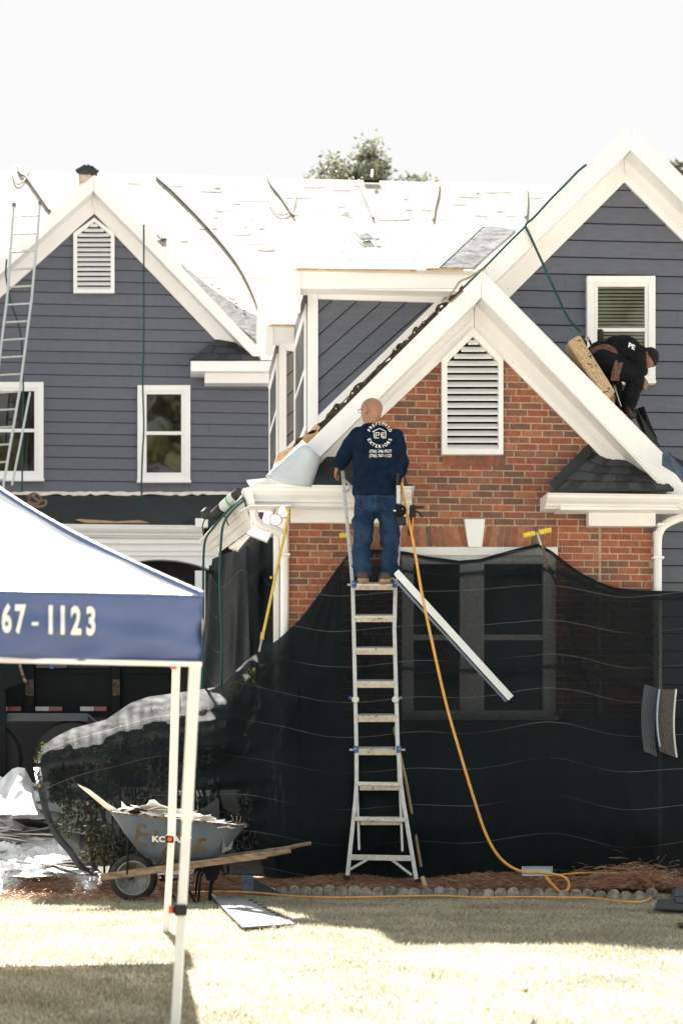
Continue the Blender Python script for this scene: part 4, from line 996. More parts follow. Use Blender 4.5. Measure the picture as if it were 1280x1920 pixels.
blades('grass', 360000, 8.7, 17.3, 3, grass_m, h=(.011, .030), w_=.0046, mask=lambda X, Y: Y < 17.04)
straw_m = leaf_mat('pine_straw', [(.24, .11, .065), (.38, .19, .12), (.50, .30, .19), (.15, .07, .05)], .1)
def straw(name, n, gen, seed, L=(.05, .16), wd=.0036, hz=.03):
    rg = np.random.RandomState(seed); B = gen(rg, n); n = len(B)
    a = rg.rand(n)*6.283; el = rg.normal(0, .22, n); LL = L[0]+(L[1]-L[0])*rg.rand(n)
    dr = np.stack([np.cos(a)*np.cos(el), np.sin(a)*np.cos(el)*.8, np.sin(el)], 1); sd = np.cross(dr, rg.normal(size=(n, 3))); sd /= np.linalg.norm(sd, axis=1)[:, None]; sd *= wd/2
    mid = B+np.stack([0*a, 0*a, np.abs(rg.normal(0, .012, n))], 1)
    p0 = B-dr*LL[:, None]/2; p1 = mid; p2 = B+dr*LL[:, None]/2
    V = np.stack([p0-sd, p0+sd, p1+sd, p1-sd, p2], 1).reshape(-1, 3); k = np.arange(n)[:, None]*5
    # two faces per needle: quad as tri pairs
    F = np.concatenate([np.concatenate([k, k+1, k+2], 1), np.concatenate([k, k+2, k+3], 1), np.concatenate([k+3, k+2, k+4], 1)], 0)
    return tag(np_mesh(name, V, F, straw_m), kind='stuff')
def gen_bed(rg, n):
    x = -2.3+rg.rand(n)*7.2; y = 17.10+rg.rand(n)**1.3*.42
    xp = np.array(x)
    z = .10*np.clip((y-17.05)/.35, 0, 1)**2*(3-2*np.clip((y-17.05)/.35, 0, 1))
    z = z+.035*rg.rand(n)+.02*np.sin(x*5)+.03*np.maximum(0, np.sin(x*2.2+1))*rg.rand(n)
    return np.stack([x, y, z], 1)
straw('pine_straw', 26000, gen_bed, 5)
def gen_pile(c, r, hh):
    def g(rg, n):
        v = rg.normal(size=(n, 3))*np.array([r, r*.5, hh]); v[:, 2] = np.abs(v[:, 2]); return v+np.array(c)
    return g
pc = G(1190, 1664, .06); straw('pine_straw', 2600, gen_pile(list(pc), .22, .075), 8, L=(.08, .2))
pc = G(390, 1655, .03); straw('pine_straw', 2600, gen_pile(list(pc), .30, .05), 9)
def gen_l(rg, n):
    x = -2.6+rg.rand(n)*3.2; y = 15.9+rg.rand(n)**.7*1.2; k = rg.rand(n) < np.clip((y-15.9)/1.1, 0, 1); x = x[k]; y = y[k]
    return np.stack([x, y, .008+.03*rg.rand(len(x))+.10*np.clip((y-17.05)/.35, 0, 1)**2], 1)
straw('pine_straw', 6500, gen_l, 12, L=(.04, .11))
# fallen leaf
tag(MB().prism([G(980, 1857), G(986, 1853), G(991, 1855), G(988, 1861), G(982, 1862)], (0, 0, .02)).build('fallen_leaf', mat('orange_leaf', (.5, .2, .07), .8)), 'small orange dry leaf lying alone on the sunlit grass', 'leaf')
# grass base sheet already exists: the lawn

# ================================================================ edging stones
stonem = mat('edging_concrete', (.33, .30, .26), .95, .4, 14, .6, 50, objrnd=.25)
random.seed(9)
def stone_mesh():
    b = MB(); N = 10; fr = [Vector((-.051, 0, -.02)), Vector((-.051, 0, .042))]+[Vector((-.051*math.cos(math.pi*k/N), 0, .042+.045*math.sin(math.pi*k/N))) for k in range(1, N)]+[Vector((.051, 0, .042)), Vector((.051, 0, -.02))]
    b.prism([v+Vector((0, -.024, 0)) for v in fr], (0, .048, 0)); return b
sb = stone_mesh().build('edging_stone', stonem, origin=Vector((0, 0, 0)), bevel=.005); sme = sb.data; bpy.data.objects.remove(sb)
p0 = G(508, 1679, .0); p1 = G(1246, 1688, .0); ns = int((p1-p0).length/.1035)
for k in range(ns):
    c = p0.lerp(p1, k/ns); o = bpy.data.objects.new('edging_stone', sme); COL.objects.link(o); o.location = c+Vector((random.uniform(-.004, .004), random.uniform(-.008, .008)+.02, random.uniform(-.006, .004)))
    o.rotation_euler = (random.uniform(-.08, .03), random.uniform(-.05, .05), math.atan2((p1-p0).y, (p1-p0).x)+random.uniform(-.05, .05)); o.scale = (random.uniform(.93, 1.04), 1, random.uniform(.82, 1.1)); m_ = o.modifiers.new('b', 'BEVEL'); m_.width = .006; m_.segments = 2
    WL[o.name] = o.location.copy()
    tag(o, 'scalloped concrete edging stone in the row along the pine straw bed', 'edging stone', 'scalloped edging stones along the bed')
random.seed(77); cb = MB()
for i in range(120):
    X = random.uniform(-2.2, 3.2); Y = 16.95-abs(random.gauss(0, 1.3)); Z = ground_z(X, Y)+.008; s = random.uniform(.004, .016); a = random.uniform(0, 6.28)
    c = Vector((X, Y, Z)); t1 = Vector((math.cos(a), math.sin(a), .2))*s; t2 = Vector((-math.sin(a), math.cos(a), .1))*s*.6
    cb.prism([c-t1-t2, c+t1-t2*.5, c+t1*.6+t2, c-t1+t2], (0, 0, .004))
tag(cb.build('roofing_crumbs', mat('crumb', (.06, .05, .045), .9, .5, 40)), kind='stuff')
# ================================================================ ladder with the man
def lad(px, py):        # depth of the ladder plane at image height
    return C(px, py, 17.33+(1650-py)/(1650-880)*.60)
ladder = thing('ladder', lad(715, 1648), 'aluminium multi position ladder with flared foot leaning against the left gutter', 'ladder')
def lrail(pts, w, dpt, m=alu, name='rail'):
    b = MB()
    for a, c in zip(pts, pts[1:]): b.bar(lad(*a), lad(*c), w, dpt, -FV)
    return b.build(name, m, ladder, bevel=.003)
lrail([(642, 884), (658, 1060), (661, 1098)], .032, .06)
lrail([(754, 884), (744, 1070), (741, 1098)], .032, .06)
lrail([(661, 1098), (663, 1180), (668, 1405)], .034, .065); lrail([(741, 1098), (739, 1180), (745, 1405)], .034, .065)
lrail([(666, 1300), (669, 1470)], .028, .05, name='inner_rail'); lrail([(743, 1300), (748, 1470)], .028, .05, name='inner_rail')
lrail([(668, 1405), (668, 1470), (666, 1500), (651, 1643)], .036, .075); lrail([(746, 1405), (751, 1470), (755, 1500), (780, 1650)], .036, .075)
lrail([(669, 1470), (673, 1594)], .022, .04, name='inner_rail'); lrail([(749, 1470), (754, 1597)], .022, .04, name='inner_rail')
for (y, xa, xb, big) in ((1098, 665, 738, 1), (1158, 667, 737, 0), (1219, 668, 738, 0), (1281, 669, 740, 0), (1345, 671, 742, 0), (1407, 670, 744, 1), (1473, 674, 748, 0), (1538, 675, 750, 0)):
    MB().bar(lad(xa-2, y-3), lad(xb+2, y-3), .085, .022, Vector((0, -.25, .97))).build('rung', alu2, ladder, bevel=.003)
    MB().bar(lad(xa, y+4.5)-FV*.028, lad(xb, y+4.5)-FV*.028, .012, .042, Vector((0, 0, 1))).build('rung_edge', tread, ladder, bevel=.003)
MB().bar(lad(657, 1607)-FV*.045, lad(773, 1609)-FV*.045, .012, .05, (0, 0, 1)).build('bottom_bar', alu2, ladder, bevel=.003)
MB().bar(lad(664, 1535)-FV*.045, lad(760, 1537)-FV*.045, .012, .038, (0, 0, 1)).build('cross_bar', alu2, ladder, bevel=.003)
MB().bar(lad(668, 1469)-FV*.045, lad(753, 1471)-FV*.045, .012, .034, (0, 0, 1)).build('cross_bar', alu2, ladder, bevel=.003)
for a, c in (((655, 1630), (690, 1610)), ((771, 1640), (733, 1611))): MB().bar(lad(*a)-FV*.05, lad(*c)-FV*.05, .01, .022, (0, 0, 1)).build('brace', alu2, ladder)
for (x, y) in ((663, 1096), (739, 1096), (667, 1405), (747, 1405)):
    MB().box(lad(x, y)-FV*.03, .042, .05, .062).build('lock_bracket', blue_pl, ladder, bevel=.006)
    sx = -1 if x < 700 else 1
    MB().tube([lad(x, y+1)-FV*.03, lad(x+sx*12, y+1)-FV*.03], .010, 8).build('lock_pin', alu2, ladder)
    MB().lathe(lad(x+sx*1, y-1)-FV*.058, -FV, [(0, .006), (.004, .006), (.005, 0)], 8).build('bolt', alu2, ladder)
for (x, sx) in ((665, -1), (742, 1)):
    MB().lathe(lad(x+sx*-1, 1312)-FV*.035, -FV, [(-.02, .03), (.006, .033), (.012, .026), (.012, 0)], 16).build('hinge', alu2, ladder, smooth=False)
    MB().tube([lad(x+sx*3, 1310)-FV*.03, lad(x+sx*11, 1309)-FV*.03], [.012, .017], 10).build('hinge_knob', blue_pl if sx < 0 else blue_gr, ladder)
MB().bar(lad(645, 925), lad(662, 912), .02, .02).build('stay', alu2, ladder); MB().bar(lad(644, 898), lad(664, 918)+FV*.02, .02, .018).build('stay', alu2, ladder)
for x, y in ((648, 1645), (782, 1652)): MB().box(lad(x+1, y-1), .05, .09, .03).build('foot', black_rub, ladder, bevel=.005)
MB().box(lad(755, 879), .045, .07, .07).build('end_cap', black_rub, ladder, bevel=.008); MB().box(lad(641, 881), .04, .065, .02).build('end_cap', black_rub, ladder, bevel=.004)
random.seed(14); bb = MB()
for x0, y0, x1, y1, in ((642, 884, 658, 1060), (754, 884, 744, 1070), (663, 1180, 668, 1405), (739, 1180, 745, 1405), (668, 1410, 668, 1470), (747, 1410, 751, 1470)):
    for k in range(7):
        t = (k+.5)/7; bb.lathe(lad(lerp(x0, x1, t), lerp(y0, y1, t))-FV*.0318, -FV, [(-.001, .0045), (.0012, .0045), (.0013, 0)], 6)
bb.build('rivet', black_met, ladder)
for i in range(22):
    y = random.choice((1098, 1158, 1219, 1281, 1345, 1407, 1473, 1538)); x = random.uniform(672, 738)
    MB().box(lad(x, y+random.uniform(-4, 6))-FV*.045, random.uniform(.004, .018), .022, random.uniform(.003, .01)).build('tar_spot', black_rub, ladder)

# ================================================================ left extension ladder
el_ = thing('extension_ladder', W(-60, 1440, 30.0), 'tall aluminium extension ladder leaning on the left gable rake, cut by the left edge', 'ladder')
def EP(px, py): return W(px, py, 32.45-(py-380)/1000*1.9)
RL = [(27, 385), (14, 560), (-8, 735), (-52, 1180), (-70, 1400)]; RR_ = [(76, 382), (60, 560), (38, 730), (8, 905), (-22, 1180), (-45, 1400)]
for q in (RL, RR_):
    b = MB()
    for a, c in zip(q, q[1:]): b.bar(EP(*a), EP(*c), .035, .075, (0, -1, 0))
    b.build('rail', alu, el_)
    MB().box(EP(*q[0]), .06, .09, .06).build('end_cap', blue_gr, el_)
y = 405
while y < 1380:
    xl_ = poly1([(b_, a_) for a_, b_ in RL], y); xr2 = poly1([(b_, a_) for a_, b_ in RR_], y)
    MB().tube([EP(xl_, y+1.5), EP(xr2, y-1)], .017, 8).build('rung', alu2, el_); y += 33
b = MB(); q = [(54, 735), (36, 830), (20, 910)]
for a, c in zip(q, q[1:]): b.bar(EP(*a)+Vector((.02, .06, 0)), EP(*c)+Vector((.02, .06, 0)), .03, .07, (0, -1, 0))
b.build('inner_rail', alu, el_)

# ================================================================ pop-up tent
navy = mat('navy_tent_fabric', (.11, .15, .34), .55, .12, 1.5, .25, 300, transl=.10)
tentw = mat('white_tent_fabric', (.82, .82, .84), .6, .02, 2)
polem = mat('white_powder_coat', (.82, .81, .80), .4, .05, 5)
bl = C(312, 1752, 13.0); tent = thing('canopy_tent', bl, 'pop up canopy tent with white top and navy valance at the left, numbers printed white', 'canopy tent')
# corners (front right, front left, back right, back left)
dfr = 9.0
def fr_d(px): return dfr-(380-px)*.00036                      # depth along the front edge (left is a little nearer)
u_front = (C(0, 1100, fr_d(0))-C(380, 1116, dfr)); u_front.z = 0; u_front.normalize()   # towards the left
back = Vector((-u_front.y, u_front.x, 0));  back = -back if back.dot(FV) < 0 else back
FR = C(379, 1117, dfr); FL = FR+u_front*3.05; FL.z = C(0, 1100, fr_d(0)).z+.01
BRr = C(326, 1226, 13.0); BR = Vector((BRr.x, BRr.y, FR.z-.02)); BL_ = BR+u_front*3.05
apex = (FR+BL_)/2; 
# roof: sagging surfaces, right hip profile taken from the photograph
def hip(t):             # t 0 at front right corner .. 1 at the apex
    p = FR.lerp(apex, t); z = FR.z+(1.18)*(t*.74+.26*t*t*t); return Vector((p.x, p.y, z))
def panel(A, B, sag, n1=24, n2=14, lean=0):
    P = []
    for i in range(n1+1):
        u = i/n1; r = []
        for j in range(n2+1):
            v = j/n2; e = A.lerp(B, u); q = e.lerp(Vector((apex.x, apex.y, 0)), v)
            z = lerp(A.z, B.z, u)+(1.18)*(v*.74+.26*v**3)-sag*math.sin(math.pi*u)*(1-v)*v*1.5+.012*nz(u*5+v*3, v*7, 4)
            r.append(Vector((q.x, q.y, z)))
        P.append(r)
    return P
for k, (A_, B_) in enumerate(((FL, FR), (FR, BR), (BR, BL_), (BL_, FL))):
    MB().sheet(panel(A_, B_, .0), .002).build('roof_panel', tentw, tent, smooth=True)
for A_ in (FR, FL, BR, BL_):
    pts = [Vector((lerp(A_.x, apex.x, t), lerp(A_.y, apex.y, t), A_.z+1.18*(t*.74+.26*t**3)+.006)) for t in [i/16 for i in range(17)]]
    MB().tube(pts, .016, 6).build('seam_binding', navy, tent)
# valance
def valance(A, B, drop0, name='valance', folds=1., taper=1.):
    P = []; n = 90
    for i in range(n+1):
        u = i/n; r = []
        for j in range(14):
            v = j/13; p = A.lerp(B, u); drop = drop0*lerp(1, taper, sm(u*1.6)); off = folds*(.030*math.sin(u*9+v*2.4)*v+.035*nz(u*9, v*3+u*6, 3)*v+.012*nz(u*26+v*6, v*2, 8)*v+.035*nz(u*5-v*3, v*2.5+u*7, 21)*min(1, v*3))
            r.append(p+nrm(A, B)*off+Vector((0, 0, -drop*v-.008*math.sin(math.pi*u*3)*v)))
        P.append(r)
    return P
def nrm(A, B):
    t = (B-A).normalized(); nn = Vector((t.y, -t.x, 0)); return nn
VP = valance(FL, FR, .300)
val = MB().sheet(VP, .002).build('valance', navy, tent, smooth=True)
MB().sheet(valance(FR, BR, .300, folds=.15, taper=.12), .002).build('valance', navy, tent, smooth=True)
# white lower bar of the frame under the valance
for (A_, B_) in ((FL, FR),):
    o = nrm(A_, B_)*-.02; MB().bar(A_+Vector((0, 0, -.312))+o, B_+Vector((0, 0, -.312))+o, .03, .022).build('frame_bar', polem, tent)
for (A_, B_) in ((BR, BL_), (BL_, FL)): MB().bar(A_+Vector((0, 0, -.03)), B_+Vector((0, 0, -.03)), .03, .03).build('frame_bar', polem, tent)
# legs
def leg(pt, pb, w, nm='leg'):
    return MB().bar(pt, pb, w, w, FV).build(nm, polem, tent, bevel=.003)
lt = C(370.5, 1160, dfr+.085); lbm = C(328, 1940, dfr+.0); lbm.z = ground_z(lbm.x, lbm.y)-.02
leg(lt, C(350, 1540, dfr+.02), .050); leg(C(351, 1530, dfr+.02), lbm, .041)
b1 = C(332, 1200, 13.0); leg(b1, C(322, 1570, 13.0), .052); leg(C(322.5, 1560, 13.0), C(311, 1752, 13.0)-Vector((0, 0, .02)), .043)
for (A_, t_) in ((FL, dfr), (BL_, 13.2)):
    q = Vector((A_.x, A_.y, ground_z(A_.x, A_.y))); leg(A_, q, .05)
redb = mat('red_button', (.75, .08, .03), .4)
for (x, y, d, s) in ((318, 1573, 13.0, 1.), (339, 1706, dfr, 1.)):
    MB().box(C(x, y, d), .058*s, .058*s, .05*s).build('leg_clip', black_rub, tent, bevel=.006)
    if s and d > 10: MB().lathe(C(x+1, y, d-.03), -FV, [(0, .016), (.012, .016), (.016, .008), (.016, 0)], 12).build('push_button', redb, tent)
    else:
        MB().tube([C(x-4, y, d), C(x-16, y, d-.02)], .016, 8).build('leg_clip', black_rub, tent); MB().tube([C(x-15, y, d-.02), C(x-22, y, d-.02)], [.018, .02], 10).build('push_button', redb, tent)
MB().box(C(325, 1247, 12.95), .035, .04, .05).build('truss_bracket', redb, tent)
# printed number on the valance: "(706) 767-1123"
prn = mat('white_print', (.85, .84, .80), .5, .03)
def print_on(surface, items, m, name, parent, off=.004):
    dg = bpy.context.evaluated_depsgraph_get(); bpy.context.view_layer.update()
    ev = surface.evaluated_get(dg); me = ev.to_mesh(); M = surface.matrix_world
    bv = BVHTree.FromPolygons([M @ v.co for v in me.vertices], [tuple(p.vertices) for p in me.polygons]); ev.to_mesh_clear()
    for (s, fn, kw) in items:
        V, F = text_data(s, **kw)
        # refine long faces is unnecessary: project every vertex on the cloth
        b = MB(); out = []
        for x, y, z in V:
            px, py = fn(x, y); r = ray(px, py); h = bv.ray_cast(CAM, r.normalized(), 60)
            p = h[0] if h[0] is not None else CAM+r*17.3
            out.append(p-r.normalized()*off)
        b.add(out, F); b.build(name, m, parent)
bpy.context.view_layer.update()
def vmap(cx, cy, sx, sy, slope=.0): return lambda x, y: (cx+x*sx, cy-y*sy+slope*(x*sx))
# whole string right aligned at x=186; digits condensed, cap height 54 px
for ch, x0 in zip("7-1123", (49, 79, 97.5, 118, 146, 174)): pass
glyph = [('6', 13), ('7', 38), ('-', 66.5), ('1', 95.5), ('1', 118), ('2', 143), ('3', 171), ('7', -12), (')', -60), ('6', -82), ('0', -108), ('7', -134), ('(', -158)]
print_on(val, [(ch, vmap(x0, 1186+(x0-90)*.032, 68 if ch != '-' else 92, 71), dict(bold=.040 if ch != '-' else .0, font_scale_x=.56 if ch != '1' else .62)) for ch, x0 in glyph], prn, 'printed_number', tent, off=.010)

# ================================================================ dump trailer
tz = ground_z(-1.5, 21.6)
tr_ = thing('dump_trailer', W(120, 1440, 21.7), 'black steel dump trailer with red and white reflectors parked under the garage arch', 'trailer')
YT_ = 21.6
def tb_(x0, y0, x1, y1, Y, th, name, m=black_met, **k): return MB().prism([W(x0, y1, Y), W(x1, y1, Y), W(x1, y0, Y), W(x0, y0, Y)], (0, th, 0)).build(name, m, tr_, **k)
tb_(-60, 1175, 330, 1334, YT_, .05, 'side_panel'); tb_(-60, 1334, 330, 1345, YT_-.10, 1.9, 'chassis'); tb_(-60, 1256, 330, 1262, YT_-.03, .03, 'side_rail')
for x0, x1 in ((47, 65), (210, 226)):
    tb_(x0, 1176, x1, 1334, YT_-.09, .09, 'upright_post', bevel=.004); tb_(x0+1.5, 1274, x1-1, 1304, YT_-.105, .015, 'rusty_pocket', mat('dull_rust', (.07, .05, .04), .8, .8, 30))
tb_(67, 1180, 205, 1252, YT_-.02, .02, 'upper_panel', black_rub); tb_(-60, 1168, 330, 1178, YT_-.06, .12, 'top_rail')
redt = mat('red_reflector', (.24, .02, .025), .3, .15); wht = mat('white_reflector', (.52, .50, .49), .3, .15)
for x0, x1, x2 in ((-4, 14, 40), (67, 92, 117), (151, 176, 200)):
    tb_(x0, 1325, x1, 1333, YT_-.012, .01, 'reflector', wht); tb_(x1, 1325, x2, 1333, YT_-.012, .01, 'reflector', redt)
# fender: plate with a sloped end
fpts = [(-60, 1340), (165, 1340), (185, 1356), (196, 1380)]
b = MB()
for a, c in zip(fpts, fpts[1:]): b.bar(W(*a, YT_-.28), W(*c, YT_-.28), .34, .02, (0, 0, 1) if a[1] == c[1] else (0, 0, 1))
b.build('fender', mat('dark_blue_steel', (.035, .045, .065), .4, .2, 12), tr_); tb_(-60, 1341, 165, 1352, YT_-.45, .012, 'fender_skirt', mat('dark_blue_steel', (.035, .045, .065)))
for x in (-32, 136):
    c = W(x, 1424, YT_-.33); R = .42
    wh = MB().lathe(c, (0, -1, 0), [(-.12, R*.55), (-.12, R*.9), (-.08, R), (.06, R), (.1, R*.93), (.11, R*.62), (.06, R*.58), (.05, R*.25), (.08, R*.22), (.08, 0)], 36).build('wheel', black_rub, tr_, smooth=False)
    MB().lathe(c+Vector((0, -.055, 0)), (0, -1, 0), [(0, R*.57), (.03, R*.56), (.0, R*.5), (.01, R*.2), (.05, R*.18), (.05, 0)], 24).build('rim', mat('grey_rim', (.10, .11, .12), .45, .2, metal=.4), wh)
tb_(-60, 1236, 8, 1294, YT_-.5, .03, 'wing_plate'); MB().prism([W(x, y, YT_-.52) for x, y in [(8, 1294), (-60, 1310), (-60, 1222), (30, 1222), (48, 1278)]], (0, .03, 0)).build('wing_plate', black_met, tr_)
MB().bar(W(30, 1222, YT_-.54), W(48, 1280, YT_-.54), .03, .03).build('worn_edge', rust, tr_)
tb_(69, 1234, 125, 1252, YT_-.08, .05, 'grey_box', mat('dull_grey', (.06, .065, .07))); tb_(94, 1234, 101, 1254, YT_-.10, .02, 'blue_strap', blue_pl)
MB().prism([W(x, y, YT_-.55) for x, y in [(-60, 1600), (13, 1600), (11, 1300), (7, 1292), (-60, 1300)]], (0, .06, 0)).build('tailgate', black_met, tr_)

# ================================================================ wheelbarrow
wb = thing('wheelbarrow', C(300, 1690, 16.2), 'blue metal wheelbarrow with brown spray paint, wooden handles and a load of scraps', 'wheelbarrow')
DN, DF = 15.95, 16.6
wbblue = mat('scuffed_blue_tray', (.055, .085, .135), .5, .35, 5, .2, 40, col2=(.12, .135, .155))
wbw = mat('worn_handle_wood', (.33, .22, .13), .65, .35, 12, .3, 80, stretch=(.7, 1, 3))
def tray_ring(L, R_, yl, yr, dn, df, n=10, rr=.07):
    # rounded rectangle, L..R_ px, near depth dn, far df, y varies left->right
    a = C(L, yl, dn); b = C(R_, yr, dn); Lx = (b-a); wv = FV*(df-dn); out = []
    lu = Lx.length; lv = wv.length; ux = Lx.normalized(); vx = FV
    for (cx, cy, a0) in ((lu-rr, rr, -90), (lu-rr, lv-rr, 0), (rr, lv-rr, 90), (rr, rr, 180)):
        for k in range(n):
            t = math.radians(a0+90*k/(n-1)); out.append(a+ux*(cx+rr*math.cos(t))+vx*(cy+rr*math.sin(t)))
    return out
rings = [tray_ring(204, 456, 1523, 1549, DN, DF, rr=.12), tray_ring(207, 453, 1526, 1552, DN+.01, DF-.01, rr=.12), tray_ring(232, 432, 1563, 1580, DN+.06, DF-.06, rr=.11), tray_ring(258, 415, 1596, 1603, DN+.10, DF-.10, rr=.10), tray_ring(280, 398, 1609, 1614, DN+.14, DF-.14, rr=.08)]
n = len(rings[0]); V = [p for r in rings for p in r]; F = [(i*n+k, i*n+(k+1) % n, (i+1)*n+(k+1) % n, (i+1)*n+k) for i in range(len(rings)-1) for k in range(n)]+[tuple((len(rings)-1)*n+k for k in range(n))]
tray = MB().add(V, F).build('tray', wbblue, wb, smooth=True, solid=.004)
MB().tube(rings[0]+[rings[0][0]], .010, 8).build('rim_edge', rust, tray)
def hd(px, py, far=0): return C(px, py, (16.62 if far else 15.98))
b = MB(); b.bar(C(189, 1645, 16.08), C(500, 1603, 15.93), .04, .058); h1 = b.build('handle', wbw, wb, bevel=.004)
b = MB(); b.tube([C(496, 1603.5, 15.93), C(520, 1600, 15.92), C(545, 1595, 15.91)], [.021, .019, .017], 10); b.build('grip', wbw, wb, smooth=True)
b = MB(); b.bar(C(238, 1632, 16.45), C(540, 1591, 16.72), .04, .042); b.build('handle', mat('grey_wood', (.24, .17, .14), .7, .3, 12), wb, bevel=.004)
MB().tube([C(536, 1591, 16.72), C(560, 1585, 16.73), C(583, 1581, 16.74)], [.020, .018, .016], 10).build('grip', mat('grey_wood', (.24, .17, .14)), wb, smooth=True)
wc = C(251, 1646, 16.28); R = .196
whl = MB().lathe(wc, FV, [(-.045, R*.72), (-.05, R*.82), (-.045, R*.94), (-.02, R), (.02, R), (.045, R*.94), (.05, R*.82), (.045, R*.72)], 40).build('wheel', mat('dusty_tyre', (.045, .042, .04), .85, .4, 20, .5, 60), wb, smooth=True)
MB().lathe(wc, FV, [(-.05, R*.74), (-.052, R*.69), (-.03, R*.66), (-.022, R*.58)], 36).build('rim', mat('rim_paint', (.42, .40, .37), .5, .25, 30), whl, smooth=True)
MB().lathe(wc, FV, [(-.05, 0), (-.05, R*.2), (-.034, R*.24), (-.034, R*.34), (-.03, R*.34)], 30).build('hub', mat('rim_paint', (.42, .40, .37)), whl, smooth=True)
x_ = FV.orthogonal().normalized(); y_ = FV.cross(x_)
for k in range(5):
    a = 2*math.pi*k/5+.5; sp = MB(); r0, r1 = R*.22, R*.70; N = 4; vv = []
    for rr_, hw in ((r0, .26), (R*.42, .2), (r1, .34)):
        for s in (-.7, .7):
            t = a+s*hw*(r0/rr_ if rr_ > r0 else 1)*1.25; vv.append(wc+(x_*math.cos(t)+y_*math.sin(t))*rr_-FV*.034)
    sp.add(vv+[v+FV*.02 for v in vv], [(0, 1, 3, 2), (2, 3, 5, 4), (0, 2, 8, 6), (2, 4, 10, 8), (1, 7, 9, 3), (3, 9, 11, 5)]); sp.build('spoke', mat('rim_paint', (.42, .40, .37)), whl)
MB().tube([wc-FV*.3, wc+FV*.3], .009, 8).build('axle', black_met, wb)
MB().tube([C(241, 1572, 16.02), C(239, 1640, 16.04)], .009, 6).build('front_brace', black_met, wb); MB().tube([C(262, 1600, 16.45), C(255, 1635, 16.45)], .009, 6).build('front_brace', black_met, wb)
for d, dx in ((16.0, 0), (16.6, -6)):
    gz = 1686 if d < 16.3 else 1682
    MB().tube(spath([C(398+dx, 1622, d), C(378+dx, 1640, d), C(372+dx, 1690, d), C(366+dx, 1708-(26 if dx else 0), d)], 4), .010, 6).build('leg', black_met, wb)
    MB().tube(spath([C(342+dx, 1642, d), C(352+dx, 1665, d), C(368+dx, 1694-(15 if dx else 0), d-.1), C(386+dx, 1710-(26 if dx else 0), d-.1)], 4), .011, 6).build('leg', black_met, wb)
MB().tube(spath([C(402, 1640, 16.2), C(396, 1660, 16.2), C(393, 1692, 16.2)], 4), .014, 6).build('leg', black_met, wb); MB().tube([C(397, 1677, 16.2), C(415, 1693, 16.15)], .007, 6).build('leg_foot', alu2, wb)
MB().prism([C(380, 1628, 16.1), C(410, 1622, 16.1), C(402, 1652, 16.1), C(388, 1652, 16.1)], FV*.4).build('leg_bracket', black_met, wb)
MB().bar(C(300, 1650, 16.2), C(345, 1648, 16.2), .05, .02).build('cross_strut', black_met, wb)
MB().tube([C(330, 1690, 16.15), C(303, 1640, 16.15)], .011, 6).build('leg', black_met, wb)
# maker's lettering and spray paint on the tray
spray = mat('brown_spray', (.13, .085, .055), .8, .25, 20)
print_on(tray, [("KOBALT", vmap(322, 1579, 17, 15, .03), dict(bold=.04, font_scale_x=1.15))], prn, 'printed_name', wb, off=.006)
def stroke(pts, r, nm='spray_letter'):
    dg = bpy.context.evaluated_depsgraph_get(); me = tray.data; M = tray.matrix_world
    bv = BVHTree.FromPolygons([M @ v.co for v in me.vertices], [tuple(p.vertices) for p in me.polygons])
    q = spath([Vector((x, y, 0)) for x, y in pts], 8); b = MB(); L = []
    for i, p in enumerate(q):
        t = q[min(i+1, len(q)-1)]-q[max(i-1, 0)]; t.normalize(); nn = Vector((-t.y, t.x, 0)); rr_ = r*(.85+.3*random.random()); row = []
        if i in (0, len(q)-1): rr_ *= .55
        for k in (-1, -.33, .33, 1):
            x, y = p.x+nn.x*rr_*k, p.y+nn.y*rr_*k; rr0 = ray(x, y).normalized(); h = bv.ray_cast(CAM, rr0, 40); pp = h[0] if h[0] is not None else C(x, y, DN+.03)
            row.append(pp-rr0*.004)
        L.append(row)
    b.grid(L).build(nm, spray, wb)
bpy.context.view_layer.update()
stroke([(260, 1545), (259, 1560), (254, 1580)], 3.2); stroke([(260, 1546), (270, 1548), (275, 1552)], 3.2); stroke([(258, 1563), (270, 1565), (283, 1569)], 3.4); stroke([(255, 1578), (266, 1583), (276, 1588)], 3)
stroke([(294, 1558), (291, 1572), (287, 1586)], 3.3); stroke([(328, 1564), (336, 1562), (338, 1570), (332, 1577)], 3); stroke([(331, 1577), (326, 1585), (316, 1590), (305, 1598)], 3.2); stroke([(305, 1598), (313, 1605), (326, 1603), (332, 1592)], 3.2)
stroke([(388, 1574), (377, 1575), (371, 1584), (366, 1603)], 3.2); stroke([(369, 1594), (380, 1593), (387, 1598)], 3.2)
lab = MB(); 
MB().add([C(420, 1568, 15.99), C(440, 1562, 16.16), C(434, 1592, 16.20), C(416, 1600, 16.03)], [(0, 1, 2, 3)]).build('torn_sticker', mat('old_sticker', (.45, .45, .44), .6, .5, 60), wb)
